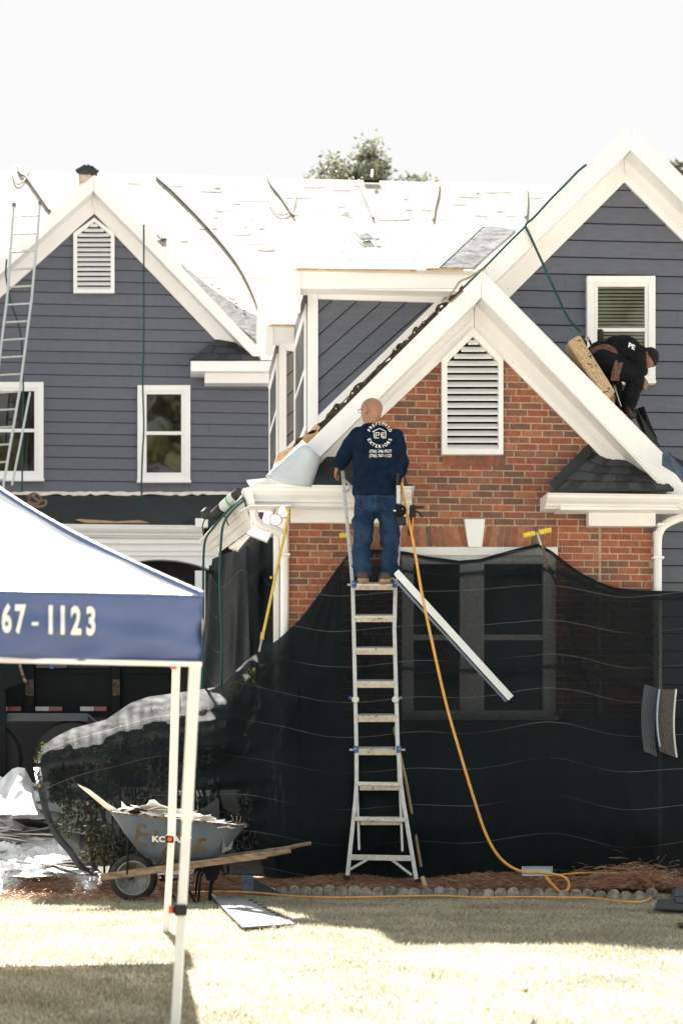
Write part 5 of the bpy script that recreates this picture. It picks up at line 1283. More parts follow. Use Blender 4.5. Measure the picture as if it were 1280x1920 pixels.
# load of torn shingles
random.seed(4)
load = thing('shingle_scraps', C(330, 1550, 16.3), 'heap of torn pale shingle scraps filling the wheelbarrow tray', 'debris')
for i in range(130):
    t = random.random(); px = lerp(225, 440, t); py = lerp(1527, 1552, t)-random.uniform(-2, 22)*math.sin(math.pi*min(1, .15+t*.85)); d = random.uniform(DN+.06, DF-.08)
    c = C(px, py, d); a = random.uniform(0, 6.28); s = random.uniform(.04, .12); tx = Vector((math.cos(a), math.sin(a), random.uniform(-.35, .35)))*s; ty = Vector((-math.sin(a), math.cos(a), random.uniform(-.3, .3)))*s*.6
    q = [c-tx-ty, c+tx*.6-ty*1.2, c+tx+ty*.3, c+tx*.2+ty, c-tx*.8+ty*.7]
    MB().prism(q, (0, 0, .006)).build('scrap', paper if random.random() < .93 else shingle, load)
for q, d in (([(232, 1520), (300, 1508), (345, 1522), (300, 1540), (240, 1536)], 16.1), ([(290, 1526), (350, 1518), (400, 1534), (420, 1550), (330, 1546)], 16.08), ([(146, 1470), (168, 1480), (212, 1514), (236, 1526), (222, 1528), (196, 1512)], 16.2), ([(172, 1490), (205, 1508), (248, 1533), (225, 1530)], 16.05), ([(228, 1502), (238, 1512), (248, 1514), (256, 1528), (228, 1528)], 16.4), ([(281, 1500), (290, 1499), (296, 1504), (312, 1518), (318, 1535), (270, 1532), (272, 1514)], 16.45), ([(240, 1512), (262, 1520), (282, 1517), (290, 1534), (240, 1532)], 16.3), ([(300, 1517), (345, 1518), (372, 1530), (380, 1545), (310, 1540)], 16.4), ([(395, 1538), (450, 1546), (457, 1545), (440, 1556), (400, 1554)], 16.2)):
    MB().prism([C(x, y, d) for x, y in q], FV*.1+Vector((0, 0, -.02))).build('scrap', paper, load)
MB().prism([C(x, y, 16.45) for x, y in [(364, 1528), (410, 1495), (412, 1545)]], FV*.012).build('scrap', felt, load, label='dark triangular shingle standing up')
for x, y, x2, y2 in ((438, 1540, 434, 1528), (444, 1541, 444, 1529), (449, 1542, 452, 1530)): MB().tube([C(x, y, 16.2), C(x2, y2, 16.2)], .0018, 4).build('pine_needle', straw_m, load)

# ================================================================ tarp heap at the left
random.seed(6)
P = []; NU, NV = 110, 130
def ridged(x, y, s, o): return 1-2*abs(nz(x*s+o, y*s*1.7+o, s))
for i in range(NU+1):
    u = i/NU; r = []
    for j in range(NV+1):
        v = j/NV; X = lerp(-2.4, -.62-.25*v+.10*math.sin(v*9), u); Yy = lerp(17.15+.12*math.sin(u*11), 20.9, v)
        edge = sm(min((1-u)*7+.1, v*10+.1, 1))
        h = .11*max(0, ridged(X, Yy, 1.5, 2))**2+.075*max(0, ridged(X, Yy, 3.4, 7))**2+.035*max(0, ridged(X+.3*Yy, Yy, 7.5, 1))**2+.02*ridged(X, Yy, 15, 4)
        Z = ground_z(X, Yy)+.015+edge*h*.7
        r.append(Vector((X, Yy, Z)))
    P.append(r)
tarp = MB().grid(P[::-1]).build('crumpled_tarp', tarp_w, None); tag(tarp, 'crumpled silver white tarp heaped on the driveway left of the netted shrubs', 'tarp')
for k in range(95):
    X = random.uniform(-2.0, -.80); Yy = random.uniform(17.35, 20.6)
    c = Vector((X, Yy, ground_z(X, Yy)+.045+random.uniform(0, .07))); s = random.uniform(.12, .36); a = random.uniform(0, 6.28)
    tx = Vector((math.cos(a), math.sin(a), random.uniform(-.12, .20)))*s; ty = Vector((-math.sin(a), math.cos(a), random.uniform(-.10, .22)))*s*random.uniform(.3, .8)
    q = [c-tx-ty*.7, c+tx*.1-ty*1.1, c+tx-ty*.4, c+tx*.8+ty, c-tx*.2+ty*.7, c-tx*.9+ty*.5]
    q = [p+Vector((0, 0, random.uniform(-.02, .02))) for p in q]
    MB().prism(q, (0, 0, .004)).build('torn_flap', random.choice([tarp_w]*9+[paper]*4+[felt]), tarp)
fl_ = [(0, 1470), (22, 1440), (44, 1436), (60, 1462), (66, 1490), (40, 1515), (0, 1520)]
MB().sheet([[C(lerp(-12, 70, i/7), lerp(poly1([(-12, 1478), (22, 1443), (44, 1436), (58, 1462), (70, 1512)], lerp(-12, 70, i/7)), 1528, j/6), 19.6-1.1*j/6+.10*math.sin(i*2.3+j)) for j in range(7)] for i in range(8)][::-1], .004).build('raised_flap', tarp_w, tarp)
# ================================================================ shingle mat and flashing on the lawn
matm = mat('shingle_strip_back', (.24, .245, .26), .85, .25, 40, .4, 150)
def gquad(q, z): return [G(x, y, z) for x, y in q]
sm_ = MB().prism(gquad([(395, 1676), (468, 1684), (552, 1731), (455, 1738), (428, 1712)], .035), (0, 0, -.01)).build('shingle_mat', matm); tag(sm_, 'flat grey shingle sheet lying on the grass right of the wheelbarrow', 'shingle')
for k in range(9):
    t = k/9; a = G(lerp(470, 546, t), lerp(1686.5, 1727.5, t), .036); b_ = G(lerp(470, 546, t+.05)-3, lerp(1686.5, 1727.5, t+.05)+.5, .036)
    MB().bar(a, b_, .035, .003).build('tar_dash', felt, sm_)
fl2 = thing('flashing_offcut', C(480, 1676, 16.35), 'bent blue black metal flashing offcut lying on edge beside the edging stones', 'flashing')
MB().prism([C(454, 1640, 17.0), C(474, 1642, 17.0), C(476, 1678, 17.0), C(455, 1676, 17.0)], FV*.01).build('face', mat('blue_flashing', (.09, .15, .25), .35, .3, 14, metal=.3), fl2)
MB().prism([C(476, 1647, 17.0), C(537, 1681, 16.9), C(476, 1678, 17.0)], FV*.01).build('wing', mat('dark_slate', (.045, .055, .07), .5, .2), fl2)
MB().bar(C(455, 1679, 17.0), C(500, 1682, 16.9), .03, .01).build('lip', alu, fl2)
# dark shingles at the right edge
for k, q in enumerate((((1266, 1660), (1300, 1658), (1300, 1678), (1262, 1680)), ((1255, 1664), (1296, 1672), (1300, 1692), (1268, 1692)), ((1232, 1686), (1300, 1684), (1300, 1706), (1226, 1703)), ((1268, 1730), (1300, 1728), (1300, 1736), (1270, 1736)))):
    o = MB().prism(gquad(q, .03+.035*(3-k)/3), (0, 0, -.012)).build('loose_shingle', shingle)
    tag(o, ['topmost dark shingle of the stack at the right edge of the bed', 'middle dark shingle of the stack at the right edge', 'wide dark shingle lying lowest on the grass at the right edge', 'sliver of dark shingle lying apart on the grass at the right edge'][k], 'shingle', 'dark shingles at the right edge')
# curled white strip
P = []
for i in range(15):
    a = math.radians(lerp(200, -20, i/14)) if False else lerp(-.3, 3.0, i/14)
    c = C(1007, 1643, 17.25); p = c+RV*(.135*math.cos(a+.1))*-1+FV*(.07*math.sin(a)+.03)
    P.append([p+Vector((0, 0, .0)), p+Vector((0, 0, .045)), p+Vector((0, 0, .085))])
o = MB().sheet(P, .006).build('curled_strip', gray_pl, smooth=True); tag(o, 'curled pale grey strip standing on the pine straw by the orange hose', 'metal strip')
# ================================================================ hoses and cords
def dd(px, py): return 17.35+(1650-py)/770*.6
def gl(x, y):
    z = poly1([(1637, .175), (1645, .15), (1655, .105), (1668, .055), (1680, .02)], y)
    return G(x, y, z)
def glu(x, y): return gl(x, y)-ray(x, y)*.12+Vector((0, 0, .02))
hp = [(752, 905), (760, 950), (775, 1020), (790, 1110), (812, 1215), (836, 1320), (860, 1405), (884, 1485), (908, 1558), (930, 1600), (955, 1624), (985, 1636)]
pts = [C(x, y, dd(x, y)-.32) for x, y in hp]+[glu(1012, 1641), glu(1040, 1644), glu(1059, 1650), glu(1066, 1662), glu(1062, 1674), glu(1050, 1677), glu(1036, 1664), glu(1022, 1648)]
rope('air_hose', pts, .0125, orange_m, 'orange air hose hanging down right of the ladder and looping on the pine straw', 'hose', n=6, seg=8)
gp2 = [(1034, 1642), (1090, 1637), (1150, 1637), (1190, 1640), (1212, 1652), (1224, 1668), (1218, 1684), (1196, 1692), (1160, 1690), (1110, 1684), (1060, 1683), (980, 1682), (900, 1683), (830, 1680), (740, 1681), (640, 1683), (560, 1681), (480, 1674), (410, 1672), (350, 1674)]
def gl(x, y):
    z = poly1([(1637, .175), (1645, .15), (1655, .105), (1668, .055), (1680, .02)], y)
    return G(x, y, z)
rope('air_hose', [gl(x, y) for x, y in gp2], .0095, orange_m, 'yellow orange cord running along the edging stones and curling round at the right', 'cord', n=6, seg=8)
rope('air_hose', [G(x, y, .02) for x, y in [(30, 1661), (90, 1662), (150, 1661), (175, 1661), (181, 1668), (177, 1676), (172, 1666)]], .009, orange_m, 'short end of orange cord on the grass left of the wheelbarrow', 'cord', n=6, seg=8)
# tool cluster at the ladder's top right
ng = thing('coil_nailer', C(750, 960, 17.5), 'black coil nail gun hanging from the top of the ladder', 'nail gun')
MB().lathe(C(750, 957, 17.42), -FV, [(-.06, .03), (-.06, .052), (.0, .055), (.012, .045), (.012, .028), (.018, .026), (.018, 0)], 24).build('nail_drum', black_met, ng)
MB().prism([C(x, y, 17.44) for x, y in [(744, 968), (761, 968), (762, 984), (745, 984)]], FV*.06).build('body', black_rub, ng, bevel=.005)
MB().tube([C(752, 984, 17.47), C(752, 990, 17.46)], .012, 8).build('nose', alu2, ng); MB().prism([C(x, y, 17.44) for x, y in [(743, 910), (750, 910), (750, 944), (743, 944)]], FV*.03).build('hook_plate', alu, ng)
MB().bar(C(742, 958, 17.39), C(737, 957, 17.39), .012, .014).build('latch', alu2, ng); MB().lathe(C(754, 954, 17.40), -FV, [(0, .004), (.004, .004), (.004, 0)], 8).build('screw', alu2, ng)
MB().tube([C(745, 888, 17.5), C(744, 922, 17.5)], .014, 8).build('handle', black_rub, ng)
cg = thing('caulking_gun', C(775, 965, 17.6), 'black caulking gun with orange plunger hanging from the gutter end on a wire', 'caulking gun')
MB().prism([C(x, y, 17.6) for x, y in [(768, 947), (778, 946), (779, 970), (766, 970)]], FV*.04).build('body', black_rub, cg, bevel=.004)
MB().tube([C(770, 968, 17.62), C(767, 1003, 17.62)], .016, 8).build('barrel', black_rub, cg); MB().tube([C(774, 970, 17.6), C(771, 1008, 17.6)], .0075, 6).build('plunger', orange_m, cg)
MB().tube([C(777, 951, 17.6), C(795, 951, 17.6)], [.014, .011], 8).build('handle', black_rub, cg); MB().tube(spath([C(777, 958, 17.6), C(786, 962, 17.6), C(792, 970, 17.6)], 4), .009, 6).build('trigger', black_rub, cg)
MB().tube([C(772, 914, 17.8), C(773, 946, 17.62)], .003, 5).build('wire_hook', black_met, cg)
# white drip-edge trim leaning from the ladder
dt = thing('trim_strip', C(952, 1312, 17.75), 'long white metal trim strip slanting down right from behind the ladder', 'trim')
a = C(742, 1072, 17.55); c = C(957, 1309, 17.72); MB().bar(a, c, .012, .062, ray(900, 1200).cross(c-a).normalized()).build('white_face', mat('pale_trim', (.72, .76, .82), .4, .04), dt)
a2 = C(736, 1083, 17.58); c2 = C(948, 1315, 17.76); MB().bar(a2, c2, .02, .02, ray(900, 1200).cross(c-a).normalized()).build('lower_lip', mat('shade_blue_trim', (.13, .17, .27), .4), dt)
# support poles with yellow pads
def behind(px, py, off=.05):
    y0 = poly1(TOP, px); y1 = poly1(BOT, px); t = (py-y0)/(y1-y0); return W(px, py, net_pt(px, t)[2]+off)
pp = thing('support_pole', C(1110, 1320, 17.9), 'pole with yellow foam T shaped head propping up the netting under the flat arch', 'support pole')
MB().tube([C(980, 1004, 18.15), C(1002, 1000, 18.14)], .024, 16).build('foam_pad', yellow_pl, pp); MB().tube([C(1010, 998, 18.14), C(1032, 994, 18.15)], .024, 16).build('foam_pad', yellow_pl, pp)
MB().tube([C(1000, 1001, 18.15), C(1012, 998, 18.15)], .013, 8).build('cross_tube', yellow_pole_m, pp)
MB().tube(spath([C(1006, 1000, 18.13), C(1011, 1014, 18.1), C(1014, 1022, 18.1)], 3), .010, 8).build('neck', alu2, pp)
MB().tube([C(1014, 1020, 18.12)]+[behind(x, y) for x, y in [(1030, 1065), (1052, 1125), (1070, 1180), (1090, 1245), (1112, 1312), (1130, 1390), (1150, 1480)]], .012, 8).build('pole', mat('brown_pole', (.20, .14, .08), .6), pp)
pp = thing('support_pole', C(795, 1650, 17.0), 'second propping pole half hidden behind the man, its foot right of the ladder', 'support pole')
MB().tube([C(636, 1004, 18.3), C(656, 1003, 18.3)], .024, 16).build('foam_pad', yellow_pl, pp); MB().tube([C(656, 1003, 18.3), C(676, 1035, 18.34)]+[behind(x, y, .04) for x, y in [(688, 1090), (700, 1180), (718, 1265), (735, 1350)]]+[behind(760, 1460, -.03), behind(789, 1625, -.05)], .014, 8).build('pole', mat('wood_pole', (.30, .22, .12), .6), pp)
o = MB().tube([C(792, 1646, 17.3), C(797, 1664, 17.15)], .020, 10).build('wooden_stake', wood); tag(o, 'short round wooden stake end in the pine straw, right of the ladder foot', 'stake')
yp = thing('extension_pole', C(487, 1222, 17.9), 'yellow extension pole leaning from the floodlights down to the shrub', 'pole')
MB().tube([C(541, 966, 18.05), C(492, 1195, 17.9)], .013, 10).build('pole', yellow_pole_m, yp); MB().tube([C(492, 1192, 17.9), C(486, 1222, 17.88)], .011, 10).build('lower_pole', mat('dull_pole', (.35, .32, .28), .5, metal=.4), yp)
MB().tube([C(493, 1186, 17.9), C(491, 1199, 17.9)], .019, 10).build('collar', mat('brass', (.6, .42, .12)), yp); MB().lathe(C(508, 1083, 17.9), -FV, [(0, .012), (.01, .012), (.01, .006), (0, .006)], 12).build('ring', yellow_pole_m, yp)
# shingle scrap caught on the net at the right
ss = thing('flashing_scrap', C(1240, 1420, 17.9), 'bent piece of dark shingle and blue flashing hanging on the netting at the right', 'flashing')
P = [[C(lerp(1207, 1232, i/4)-6*math.sin(v*3), lerp(1283+i*2, 1408+i*4, v), 18.0-.05*v) for v in [k/8 for k in range(9)]] for i in range(5)]; MB().sheet(P[::-1], .004).build('felt_leaf', mat('dark_slate', (.045, .055, .07)), ss)
P = [[C(lerp(1234, 1264, i/4)+(v-.2)**2*6-5*math.sin(v*2.6), lerp(1293, 1408+i*3, v), 17.9-.03*i/4) for v in [k/8 for k in range(9)]] for i in range(5)]; MB().sheet(P[::-1], .006).build('shingle_leaf', mat('brown_shingle', (.10, .085, .08), .9, .3, 60, .5, 200), ss)
for xo, m_ in ((0, mat('pale_blue_metal', (.30, .42, .60), .3, .1, metal=.5)), (31, alu)):
    MB().tube([C(1235+xo+(v-.2)**2*6-5*math.sin(v*2.6), lerp(1292, 1400+(20 if xo else 0), v), 17.87) for v in [k/8 for k in range(9)]], .011, 6).build('metal_edge', m_, ss)
# ================================================================ ropes on the house
rope('rope', [W(x, y, 32.45) for x, y in [(270, 421), (270, 500), (270, 640), (268, 720), (270, 800), (267, 860), (266, 925), (272, 948), (281, 961)]], .014, rope_g, 'green rope hanging down the middle of the left gable past the narrow window', 'rope')
rope('rope', [W(x, y, 32.2) for x, y in [(13, 486), (12, 520), (22, 570), (38, 620), (44, 700), (43, 800), (42, 920)]], .014, rope_g, 'green rope hanging beside the extension ladder at the left edge', 'rope')
rope('rope', [onmain(x, y, .045) for x, y in [(294, 335), (303, 344), (330, 368), (385, 425), (430, 478), (458, 520), (478, 562), (487, 590)]], .030, mat('weathered_rope', (.20, .19, .16), .8), 'long weathered rope snaking down the stripped main roof between gable and dormers', 'rope')
rope('rope', [onmain(x, y, .045) for x, y in [(34, 314), (40, 330), (50, 336), (66, 358), (80, 378), (95, 400)]], .028, rope_t, 'tan rope lying on the roof above the left ladder', 'rope')
rope('rope', [onmain(x, y, .045) for x, y in [(26, 315), (27, 338), (34, 349), (44, 345), (50, 335), (56, 318)]], .016, rope_t, 'thin looped tan line on the roof above the left ladder', 'rope')
rope('rope', [onmain(x, y, .045) for x, y in [(502, 334), (510, 352), (526, 372), (538, 390), (551, 409)]], .028, rope_t, 'tan rope on the main roof above the near dormer peak', 'rope')
rope('rope', [onmain(x, y, .045) for x, y in [(502, 365), (508, 392), (525, 407), (545, 400), (554, 378), (552, 340)]], .012, rope_t, 'thin loop of tan line behind the near dormer peak', 'rope')
rope('rope', [onmain(x, y, .045) for x, y in [(672, 342), (678, 360), (690, 388), (700, 414)]], .022, mat('weathered_rope', (.20, .19, .16)), 'short rope on the main roof under the far treetop', 'rope')
rope('rope', [onmain(x, y, .045) for x, y in [(822, 348), (820, 370), (814, 395), (811, 417)]], .022, rope_t, 'short tan rope on the main roof right of the treetop', 'rope')
rope('rope', [onmain(x, y, .045) for x, y in [(985, 356), (987, 380), (985, 412)]], .022, rope_t, 'short tan rope on the main roof beside the upper gable rake', 'rope')
o = MB().box(onmain(696, 345, .06), .35, .06, .05).build('roof_anchor', black_met); tag(o, 'small black anchor bracket on the main roof ridge below the treetop', 'roof anchor'); MB().tube([onmain(696, 345, .15), onmain(697, 337, .2)], .03, 6).build('anchor_post', alu2, o)
rope('rope', [W(x, y, YFA-.03) for x, y in [(1098, 309), (1082, 322), (1060, 345), (1035, 370), (1000, 408), (985, 422), (992, 440), (1015, 490), (1040, 545), (1066, 598), (1089, 622)]], .0125, rope_g, 'green safety rope along the upper rake then down to the crouching roofer', 'rope')
rope('rope', [W(x, y, 18.7) for x, y in [(985, 424), (950, 458), (915, 494), (880, 528), (848, 560), (835, 575)]], .012, rope_g, 'green rope lying along the upper left rake above the dormer', 'rope')
rope('rope', [W(x, y, 18.02) for x, y in [(905, 502), (880, 520), (862, 528), (850, 545), (838, 560), (845, 566), (868, 545)]], .010, rope_t, 'slack rope loop at the dormer valley beside the brick gable peak', 'rope')
rope('rope', [C(x, y, d) for x, y, d in [(455, 935, 18.2), (430, 955, 18.6), (405, 983, 19), (387, 1008, 19.4), (382, 1040, 19.5), (381, 1120, 19.5), (380, 1300, 19.5)]], .0125, rope_g, 'left green rope hanging from the porch gutter to the ground', 'rope')
rope('rope', [C(x, y, d) for x, y, d in [(458, 938, 18.1), (440, 952, 18.3), (421, 978, 18.6), (415, 1010, 18.8), (412, 1090, 18.8), (416, 1200, 18.8), (415, 1290, 18.8)]], .0125, rope_g, 'right green rope hanging from the porch gutter in front of the netting', 'rope')
rope('rope_coil', [W(x, y, 32.3-.1*k) for k, (x, y) in enumerate([(50, 932), (66, 925), (78, 936), (70, 945), (55, 940), (60, 930), (74, 940), (86, 938), (84, 948), (66, 950), (52, 942)])], .020, mat('brown_rope', (.22, .13, .09), .8), 'tangled brown rope on the felt beside the extension ladder', 'rope')
rope('cable', [C(x, y, d) for x, y, d in [(382, 1005, 19.2), (380, 985, 19.2), (388, 970, 19.1), (405, 964, 19), (420, 966, 18.9), (428, 985, 18.8)]], .006, torn, 'thin brown cable looped over the end of the porch gutter', 'cable')
cy = thing('wrapped_cylinder', C(425, 945, 18.9), 'black tube with white label resting on the felt behind the porch gutter', 'tube')
ca, cb = C(403, 966, 18.9), C(450, 923, 18.6); MB().tube([ca, ca.lerp(cb, .38)], .055, 16).build('body', black_rub, cy, smooth=True); MB().tube([ca.lerp(cb, .36), ca.lerp(cb, .84)], .058, 16).build('label', mat('label_white', (.55, .6, .62), .5, .2, 12), cy); MB().tube([ca.lerp(cb, .62), ca.lerp(cb, .67)], .0590, 16).build('label_band', mat('label_green', (.10, .30, .12)), cy); MB().tube([ca.lerp(cb, .83), cb], [.055, .05], 16).build('cap', black_rub, cy)
o = MB().lathe(C(398, 972, 19.1), (0, 0, 1), [(0, .1), (.06, .12), (.10, .08), (.10, 0)], 12).build('black_bundle', felt); tag(o, 'crumpled black bundle on the felt roof at the gutter end', 'bundle')
o = MB().prism([W(x, y, 31.75) for x, y in [(142, 975), (160, 980), (240, 984), (296, 987), (285, 981), (262, 976), (220, 978), (150, 974)]], (0, .1, .02)).build('broken_board', wood); tag(o, 'splintered pale board lying on the black felt above the garage', 'board')
for q in ([(330, 985), (358, 973), (362, 988), (332, 989)], [(270, 982), (300, 984), (295, 988), (272, 987)]):
    o = MB().prism([W(x, y, 31.7) for x, y in q], (0, .1, 0)).build('felt_scrap', felt); tag(o, 'torn black felt scrap at the right end of the garage gutter' if q[0][0] > 300 else 'low black felt scrap beside the splintered board above the garage', 'felt scrap')
# floodlights
fl = thing('floodlight', C(520, 945, 18.2), 'pair of lit white floodlights under the left end of the gutter', 'floodlight')
lampm = mat('lit_lens', (.9, .87, .8), .3, .02); lampm.node_tree.nodes['Principled BSDF'].inputs['Emission Color'].default_value = (1, .93, .78, 1); lampm.node_tree.nodes['Principled BSDF'].inputs['Emission Strength'].default_value = .22
for (x, y, ax, s) in ((530, 960, Vector((.35, -1, .05)), 1.), (517, 974, Vector((-.2, -.9, -.5)), 1.)):
    c = C(x, y, 18.05); ax = ax.normalized()
    h = MB().lathe(c, ax, [(-.09, .0), (-.09, .025), (-.05, .03), (-.03, .05), (.0, .062), (.012, .06)], 20).build('lamp_housing', cream_m, fl, smooth=True)
    MB().lathe(c, ax, [(.006, .056), (.014, .045), (.018, .02), (.019, 0)], 20).build('lens', lampm, h, smooth=True)
MB().tube([C(519, 944, 18.2), C(522, 955, 18.12)], .016, 8).build('arm', cream_m, fl); MB().box(C(515, 943, 18.2), .09, .09, .012).build('base_plate', cream_m, fl)
MB().tube([C(514, 946, 18.2), C(513, 965, 18.12)], .015, 8).build('arm', cream_m, fl); MB().tube([C(536, 951, 18.0), C(541, 962, 18.02)], .014, 8).build('yellow_clip', yellow_pl, fl)
# things by the crouching roofer
fc = thing('foam_cushion', C(1110, 700, 18.75), 'long tan foam cushion with tar specks lying on the right rake beside the roofer', 'cushion')
foam = mat('tan_foam', (.50, .36, .22), .9, .14, 30, .6, 90)
A0, B0 = C(1071, 640, 18.5), C(1139, 748, 18.5); ax = (B0-A0).normalized(); sd = ax.cross(FV).normalized()
b = MB(); N = 26; V = []; F = []; rg = random.Random(2)
for i in range(N+1):
    t = i/N; c = A0.lerp(B0, t); hw = .066*(1 if 0 < i < N else .75); hd_ = .14*(1 if 0 < i < N else .9)
    for k in range(16):
        a = 2*math.pi*k/16; s_ = lambda v: math.copysign(abs(v)**.22, v)
        V.append(c+sd*hw*s_(math.cos(a))+FV*hd_*s_(math.sin(a))+Vector((nz(i*.7, k*.8), nz(i*.7, k, 4), nz(i*.6, k, 8)))*.008)
F = [(i*16+k, i*16+(k+1) % 16, (i+1)*16+(k+1) % 16, (i+1)*16+k) for i in range(N) for k in range(16)]+[tuple(range(15, -1, -1)), tuple(N*16+k for k in range(16))]
MB().hexa([A0-sd*.066-FV*.14, B0-sd*.066-FV*.14, B0+sd*.066-FV*.14, A0+sd*.066-FV*.14, A0-sd*.066+FV*.14, B0-sd*.066+FV*.14, B0+sd*.066+FV*.14, A0+sd*.066+FV*.14]).build('foam_block', foam, fc, bevel=.018)
b = MB()
for k in range(34):
    t = rg.random(); o_ = rg.uniform(-.05, .05); c = A0.lerp(B0, t)+sd*o_-FV*.142; s = rg.uniform(.002, .009); b.box(c, s*2.2, .008, s)
b.build('tar_speck', black_rub, fc); MB().prism([C(x, y, 18.56) for x, y in [(1118, 735), (1138, 720), (1152, 742), (1152, 757), (1140, 748)]], FV*.2).build('tape_end', mat('brown_tape', (.45, .27, .11), .5), fc)
o = MB().sheet([[C(lerp(lerp(1188, 1202, v), lerp(1205, 1232, v), u), lerp(lerp(768, 812, v), lerp(762, 828, v), u)+3*math.sin(v*4), 18.75+.1*math.sin(u*3+v*2)) for v in [k/6 for k in range(7)]] for u in [k/4 for k in range(5)]], .01).build('rubber_sheet', black_rub); tag(o, 'black rubber sheet leaning on the rake right of the roofer', 'rubber sheet')
o = MB().sheet([[C(lerp(lerp(1192, 1216, v), lerp(1196, 1238, v), u), lerp(lerp(763, 826, v), lerp(772, 838, v), u), 18.6) for v in [k/6 for k in range(7)]] for u in (0, .5, 1)], .008).build('felt_strip', felt); tag(o, 'narrow black felt strip folded over the rake below the roofer', 'felt strip')
MB().prism([C(1241, 850, 18.05), C(1254, 851, 18.1), C(1290, 888, 18.1), C(1290, 918, 18.0), C(1266, 888, 18.0), C(1240, 872, 18.0)], FV*.02).build('metal_flashing', mat('blue_black_metal', (.06, .085, .13), .35, .2, metal=.4), house)
MB().prism([C(1252, 848, 18.15), C(1262, 856, 18.15), C(1290, 868, 18.15), C(1290, 892, 18.15), C(1268, 872, 18.15)], FV*.02).build('bare_felt_roof', felt, house)
# ================================================================ people
def ell_ring(c, ax, ay, n=20, p=2.0):
    out = []
    for k in range(n):
        a = 2*math.pi*k/n; ca, sa = math.cos(a), math.sin(a); f = lambda v: math.copysign(abs(v)**(2/p), v)
        out.append(c+ax*f(ca)+ay*f(sa))
    return out
def loft(b, rings):
    n = len(rings[0]); m = len(rings); V = [p for r in rings for p in r]
    F = [(i*n+k, i*n+(k+1) % n, (i+1)*n+(k+1) % n, (i+1)*n+k) for i in range(m-1) for k in range(n)]+[tuple(range(n-1, -1, -1)), tuple((m-1)*n+k for k in range(n))]
    b.add(V, F)
def limb(b, pts, rs, n=6):      # smooth tapered limb with rounded ends
    P = spath(pts, n); m = len(P); R_ = []
    for i in range(m):
        t = i/(m-1)*(len(rs)-1); k = min(int(t), len(rs)-2); R_.append(lerp(rs[k], rs[k+1], sm(t-k)))
    d0 = (P[0]-P[1]).normalized(); d1 = (P[-1]-P[-2]).normalized()
    P = [P[0]+d0*R_[0]*.75, P[0]+d0*R_[0]*.45]+P+[P[-1]+d1*R_[-1]*.45, P[-1]+d1*R_[-1]*.75]; R_ = [R_[0]*.5, R_[0]*.85]+R_+[R_[-1]*.85, R_[-1]*.5]
    b.tube(P, R_, 16)
def blob(b, c, rx, ry, rz, X=None, Y=None, Z=None, n=16):
    X = X or RV; Y = Y or FV; Z = Z or UV_; rings = []
    for i in range(1, n):
        t = math.pi*i/n; rings.append([c+X*rx*math.sin(t)*math.cos(2*math.pi*k/20)+Y*ry*math.sin(t)*math.sin(2*math.pi*k/20)-Z*rz*math.cos(t) for k in range(20)])
    loft(b, rings)
def fuse(b, voxel, smooth, name, m, parent, disp=None, label=None):
    o = b.build('tmp', None, None, origin=Vector((0, 0, 0)))
    md = o.modifiers.new('r', 'REMESH'); md.mode = 'VOXEL'; md.voxel_size = voxel
    ms = o.modifiers.new('s', 'SMOOTH'); ms.factor = .5; ms.iterations = smooth
    bpy.context.view_layer.update(); dg = bpy.context.evaluated_depsgraph_get(); ev = o.evaluated_get(dg); me = ev.to_mesh()
    V = [v.co.copy() for v in me.vertices]; N = [v.normal.copy() for v in me.vertices]; F = [tuple(p.vertices) for p in me.polygons]; ev.to_mesh_clear()
    d = o.data; bpy.data.objects.remove(o); bpy.data.meshes.remove(d)
    if disp: V = [v+n_*disp(v, n_) for v, n_ in zip(V, N)]
    r = MB(); r.v = V; r.f = F
    return r.build(name, m, parent, smooth=True, label=label)
skin = mat('skin', (.32, .155, .10), .5, .14, 12, .05, 90); skin2 = mat('tan_skin', (.22, .10, .062), .5, .06, 12, .05, 90)
shirtm = mat('navy_shirt', (.0045, .014, .036), .95, .25, 14, .15, 300, spec=.12)
def denim():
    m = mat('blue_jeans', (.020, .046, .100), .95, .35, 6, .3, 260, col2=(.008, .019, .046), spec=.12); return m
jeansm = denim(); bootm = mat('brown_boot', (.075, .045, .035), .7, .3, 20, .2, 80); solem = mat('tan_sole', (.36, .25, .15), .8, .2, 20)
blackcl = mat('black_work_clothes', (.009, .010, .013), .95, .3, 10, .3, 200, spec=.12); hairm = mat('black_hair', (.005, .004, .004), .95, .3, 60, .8, 200)
D1 = 17.62
man = thing('person', lad(702, 1098)-FV*.1, 'bald man in navy shirt and jeans standing on the ladder, seen from behind', 'person')
S = D1/FPX   # metres per pixel
def M(px, py, dd_=0.): return C(px, py, D1+dd_)
def gen_man_body(b, grow=0.):
    # torso
    tor = [(928, 704, 41, .125), (905, 706, 41.5, .135), (880, 708, 42.5, .142), (855, 709, 43.5, .14), (835, 709, 44, .132), (820, 708, 43.5, .122), (810, 706, 38, .105), (803, 702, 26, .085), (797, 699, 17, .07)]
    loft(b, [ell_ring(M(x, y, .0), RV*(w_*S+grow), FV*(dp+grow), p=2.5) for y, x, w_, dp in tor])
b = MB(); gen_man_body(b, -.022)
